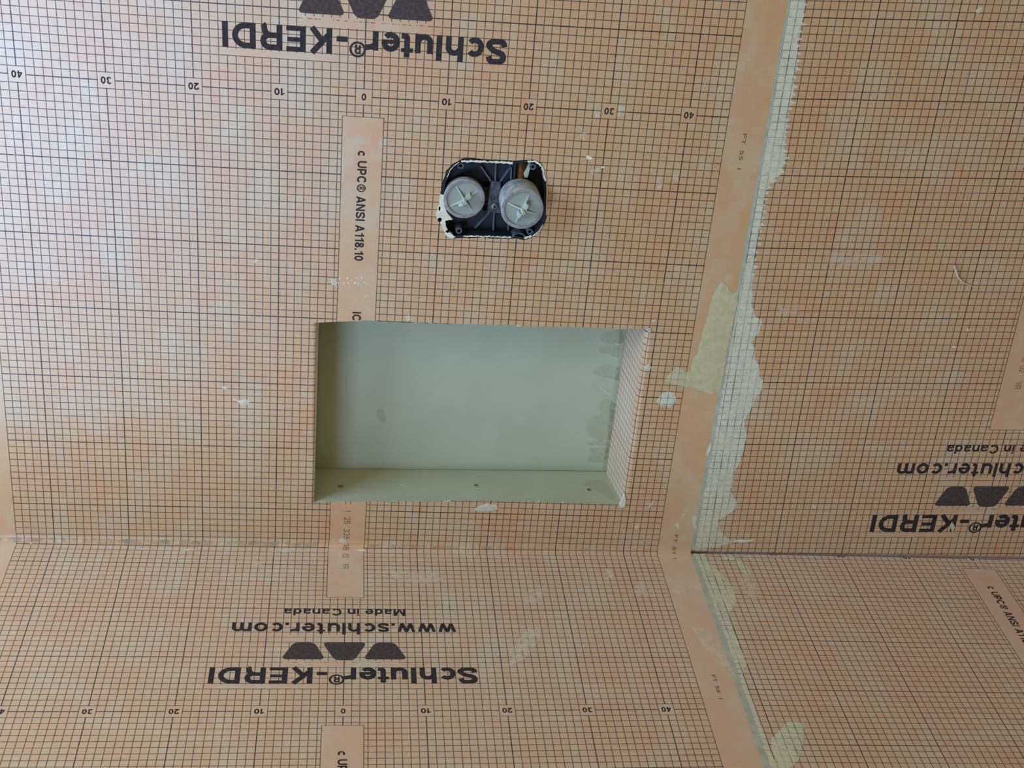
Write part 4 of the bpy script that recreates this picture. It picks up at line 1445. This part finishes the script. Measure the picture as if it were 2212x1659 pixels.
def cap(cx, cz, y_face, y_back, rad, r_in, dir_a, dir_b, flags):
    body = MB().lathe(cx, cz, [(y_back, rad * 0.97), (y_face + 0.55, rad * 0.985), (y_face + 0.06, rad), (y_face, rad - 0.06)], 64, close=False).build('protective_cap', 'cap_side', valve, True)
    MB().lathe(cx, cz, [(2.02, rad * 0.9), (y_back, rad * 0.92), (y_back, rad * 0.97)], 48, close=False).build('cartridge_neck', 'black', body, True)
    MB().lathe(cx, cz, [(y_face, rad - 0.06), (y_face - 0.02, rad - 0.12), (y_face - 0.02, r_in + 0.04), (y_face + 0.02, r_in)], 64, close=False).build('cap_rim', 'cap_rim', body, True)
    MB().lathe(cx, cz, [(y_face + 0.02, r_in), (y_face + 0.16, r_in - 0.04), (y_face + 0.16, 0.01)], 64, close=False).build('cap_face', 'cap', body, True)
    yf = y_face + 0.17
    for sgn in (1, -1):
        ex, ez = cx + dir_a[0] * sgn * r_in * 0.9, cz + dir_a[1] * sgn * r_in * 0.9
        MB().bar((cx, cz), (ex, ez), 0.13, yf, 0, ya=yf - 0.55, yb=yf - 0.04).build('cap_fin', 'fin', body)
        ex, ez = cx + dir_b[0] * sgn * r_in * 0.9, cz + dir_b[1] * sgn * r_in * 0.9
        MB().bar((cx, cz), (ex, ez), 0.15, yf, 0, ya=yf - 0.65, yb=yf - 0.05).build('cap_fin', 'fin', body)
        t0, t1 = (0.14, 0.46) if sgn > 0 else (0.16, 0.44)
        a = (cx + dir_b[0] * sgn * r_in * t0, cz + dir_b[1] * sgn * r_in * t0)
        b = (cx + dir_b[0] * sgn * r_in * t1, cz + dir_b[1] * sgn * r_in * t1)
        side = 0.16 * sgn * flags
        MB().bar((a[0] - dir_b[1] * side, a[1] + dir_b[0] * side), (b[0] - dir_b[1] * side, b[1] + dir_b[0] * side), 0.34, yf, 0, ya=yf - 1.15, yb=yf - 0.95).build('cap_handle', 'fin', body)
    MB().lathe(cx, cz, [(yf, 0.27), (yf - 1.5, 0.23), (yf - 1.62, 0.19), (yf - 1.62, 0.08), (yf - 1.5, 0.07), (yf - 1.5, 0.01)], 20, close=False).build('cap_post', 'fin', body, True)
    return body


cap(12.92, 53.47, -0.3, 0.9, 2.6, 2.16, (-0.578, 0.816), (0.83, 0.55), 1)
cap(19.96, 53.57, -3.0, 0.9, 2.66, 2.2, (-0.94, 0.34), (0.335, 0.942), -1)
# brass threaded port, pale clip and the notch collar
th = MB()
prof = []
z = 56.2
while z < 58.25:
    prof += [(z, 0.52), (z + 0.07, 0.60), (z + 0.14, 0.52)]
    z += 0.15
th.lathe(19.9, 0.0, prof, 28, axis='Z', other=1.25)
th.build('brass_port', 'brass', valve, True)
MB().prism([(20.35, 56.4), (20.75, 56.45), (21.0, 58.3), (20.8, 58.4), (20.55, 57.6), (20.2, 56.9)], 1.5, 0.5).build('plastic_clip', 'pale', valve)
MB().prism([(18.95, 55.7), (19.2, 55.7), (19.15, 58.3), (18.9, 58.3)], 2.02, 0.6).build('rib', 'black', valve)
col_m = MB()
pts_o, pts_i = arc(20.3, 48.35, 0.95, 0.8, 175, 5, 14), arc(20.3, 48.35, 0.78, 0.62, 175, 5, 14)
col_m.prism(pts_o + pts_i[::-1], 1.6, -0.06)
col_m.build('notch_collar', 'boss', valve)


# mortar crust on the rim
def crust(line, w, amp, name='thinset_crust', y0=-0.10):
    P = ragged(line, 0.22, amp)
    up = []
    dn = []
    for i, (x, z) in enumerate(P):
        a, b = P[max(0, i - 1)], P[min(len(P) - 1, i + 1)]
        L = math.hypot(b[0] - a[0], b[1] - a[1])
        nx, nz = -(b[1] - a[1]) / L, (b[0] - a[0]) / L
        q, p = w * rnd.uniform(0.35, 1.0), w * rnd.uniform(0.2, 0.9)
        up.append((x + nx * q, z + nz * q))
        dn.append((x - nx * p, z - nz * p))
    m = len(P)
    V = [(x, y0 * rnd.uniform(0.5, 1.2), z) for x, z in up] + [(x, y0 * rnd.uniform(0.5, 1.2), z) for x, z in dn]
    obj(name, V, [(i, i + 1, m + i + 1, m + i) for i in range(m - 1)], 'thin', valve)


crust([(12.2, 58.35), (13.6, 58.35), (15.5, 58.38), (17.2, 58.45), (18.6, 58.45)], 0.20, 0.05)
crust([(20.4, 58.75), (21.3, 58.8), (22.0, 58.45), (22.4, 57.9), (22.6, 57.1), (22.9, 56.3)], 0.16, 0.05)
crust([(13.2, 48.35), (15.0, 48.42), (16.5, 48.45), (18.0, 48.46), (19.3, 48.5)], 0.13, 0.06)
crust([(21.0, 48.45), (21.9, 48.8)], 0.2, 0.05)
crust([(10.6, 56.1), (11.0, 57.2), (11.9, 58.2)], 0.07, 0.03)
crust([(22.0, 48.75), (22.8, 49.55), (23.3, 50.5)], 0.08, 0.03)

# torn membrane edge smeared with mortar at the lower left of the valve, with its three holes
Zc = [(9.87, 53.9), (10.4, 53.75), (10.35, 53.0), (10.55, 52.2), (10.9, 51.5), (11.7, 50.55), (11.2, 50.45), (10.75, 50.35), (10.95, 49.45), (11.45, 48.75), (12.2, 48.25), (11.8, 48.0), (11.1, 48.3), (10.75, 48.9), (10.25, 49.9), (9.58, 50.85), (9.65, 51.6), (9.88, 52.4)]


def ell(cx, cz, rx, rz, k=12):
    return [(cx + rx * math.cos(2 * math.pi * i / k), cz + rz * math.sin(2 * math.pi * i / k)) for i in range(k)]


hl = [ell(9.93, 51.95, 0.13, 0.3), ell(10.06, 50.45, 0.26, 0.30), ell(11.15, 48.93, 0.24, 0.2)]
Zr = ragged(Zc, 0.3, 0.03, True)
v, f = cdt(Zr, hl, [])
m = len(v)
bd = {}
for t in f:
    for i in range(len(t)):
        e = tuple(sorted((t[i], t[(i + 1) % len(t)])))
        bd[e] = bd.get(e, 0) + 1
V = [(x, -0.14, z) for x, z in v] + [(x, 0.5, z) for x, z in v]
F = list(f) + [(a, b, b + m, a + m) for (a, b), c in bd.items() if c == 1]
obj('torn_membrane_lip', V, F, 'thin', valve)
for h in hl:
    MB().prism(h, -0.11, -0.06).build('lip_hole_shade', 'dark', valve)  # dark plugs stand for the shade inside the lip's holes

# ---------------------------------------------------------------- loose thread stuck on the second sheet
pts = spline([(78.77, 47.48), (79.34, 46.65), (79.81, 45.9), (80.63, 45.16), (81.47, 44.8), (82.37, 44.51)], 6)
hh = [lerp(-0.55, -0.02, i / (len(pts) - 1)) for i in range(len(pts))]
th_o = MB().tube([(x, y, z) for (x, z), y in zip(pts, hh)], [lerp(0.15, 0.05, i / (len(pts) - 1)) * (1 + 0.12 * math.sin(i * 2.1)) for i in range(len(pts))], 8)
tho = th_o.build('loose_thread', 'thread', None, True)
tag(tho, 'short cream loose thread stuck to the membrane on the right', 'thread')
# two small clips of fibre on the thread
for o in bpy.data.objects:
    if '_org' in o:
        del o['_org']
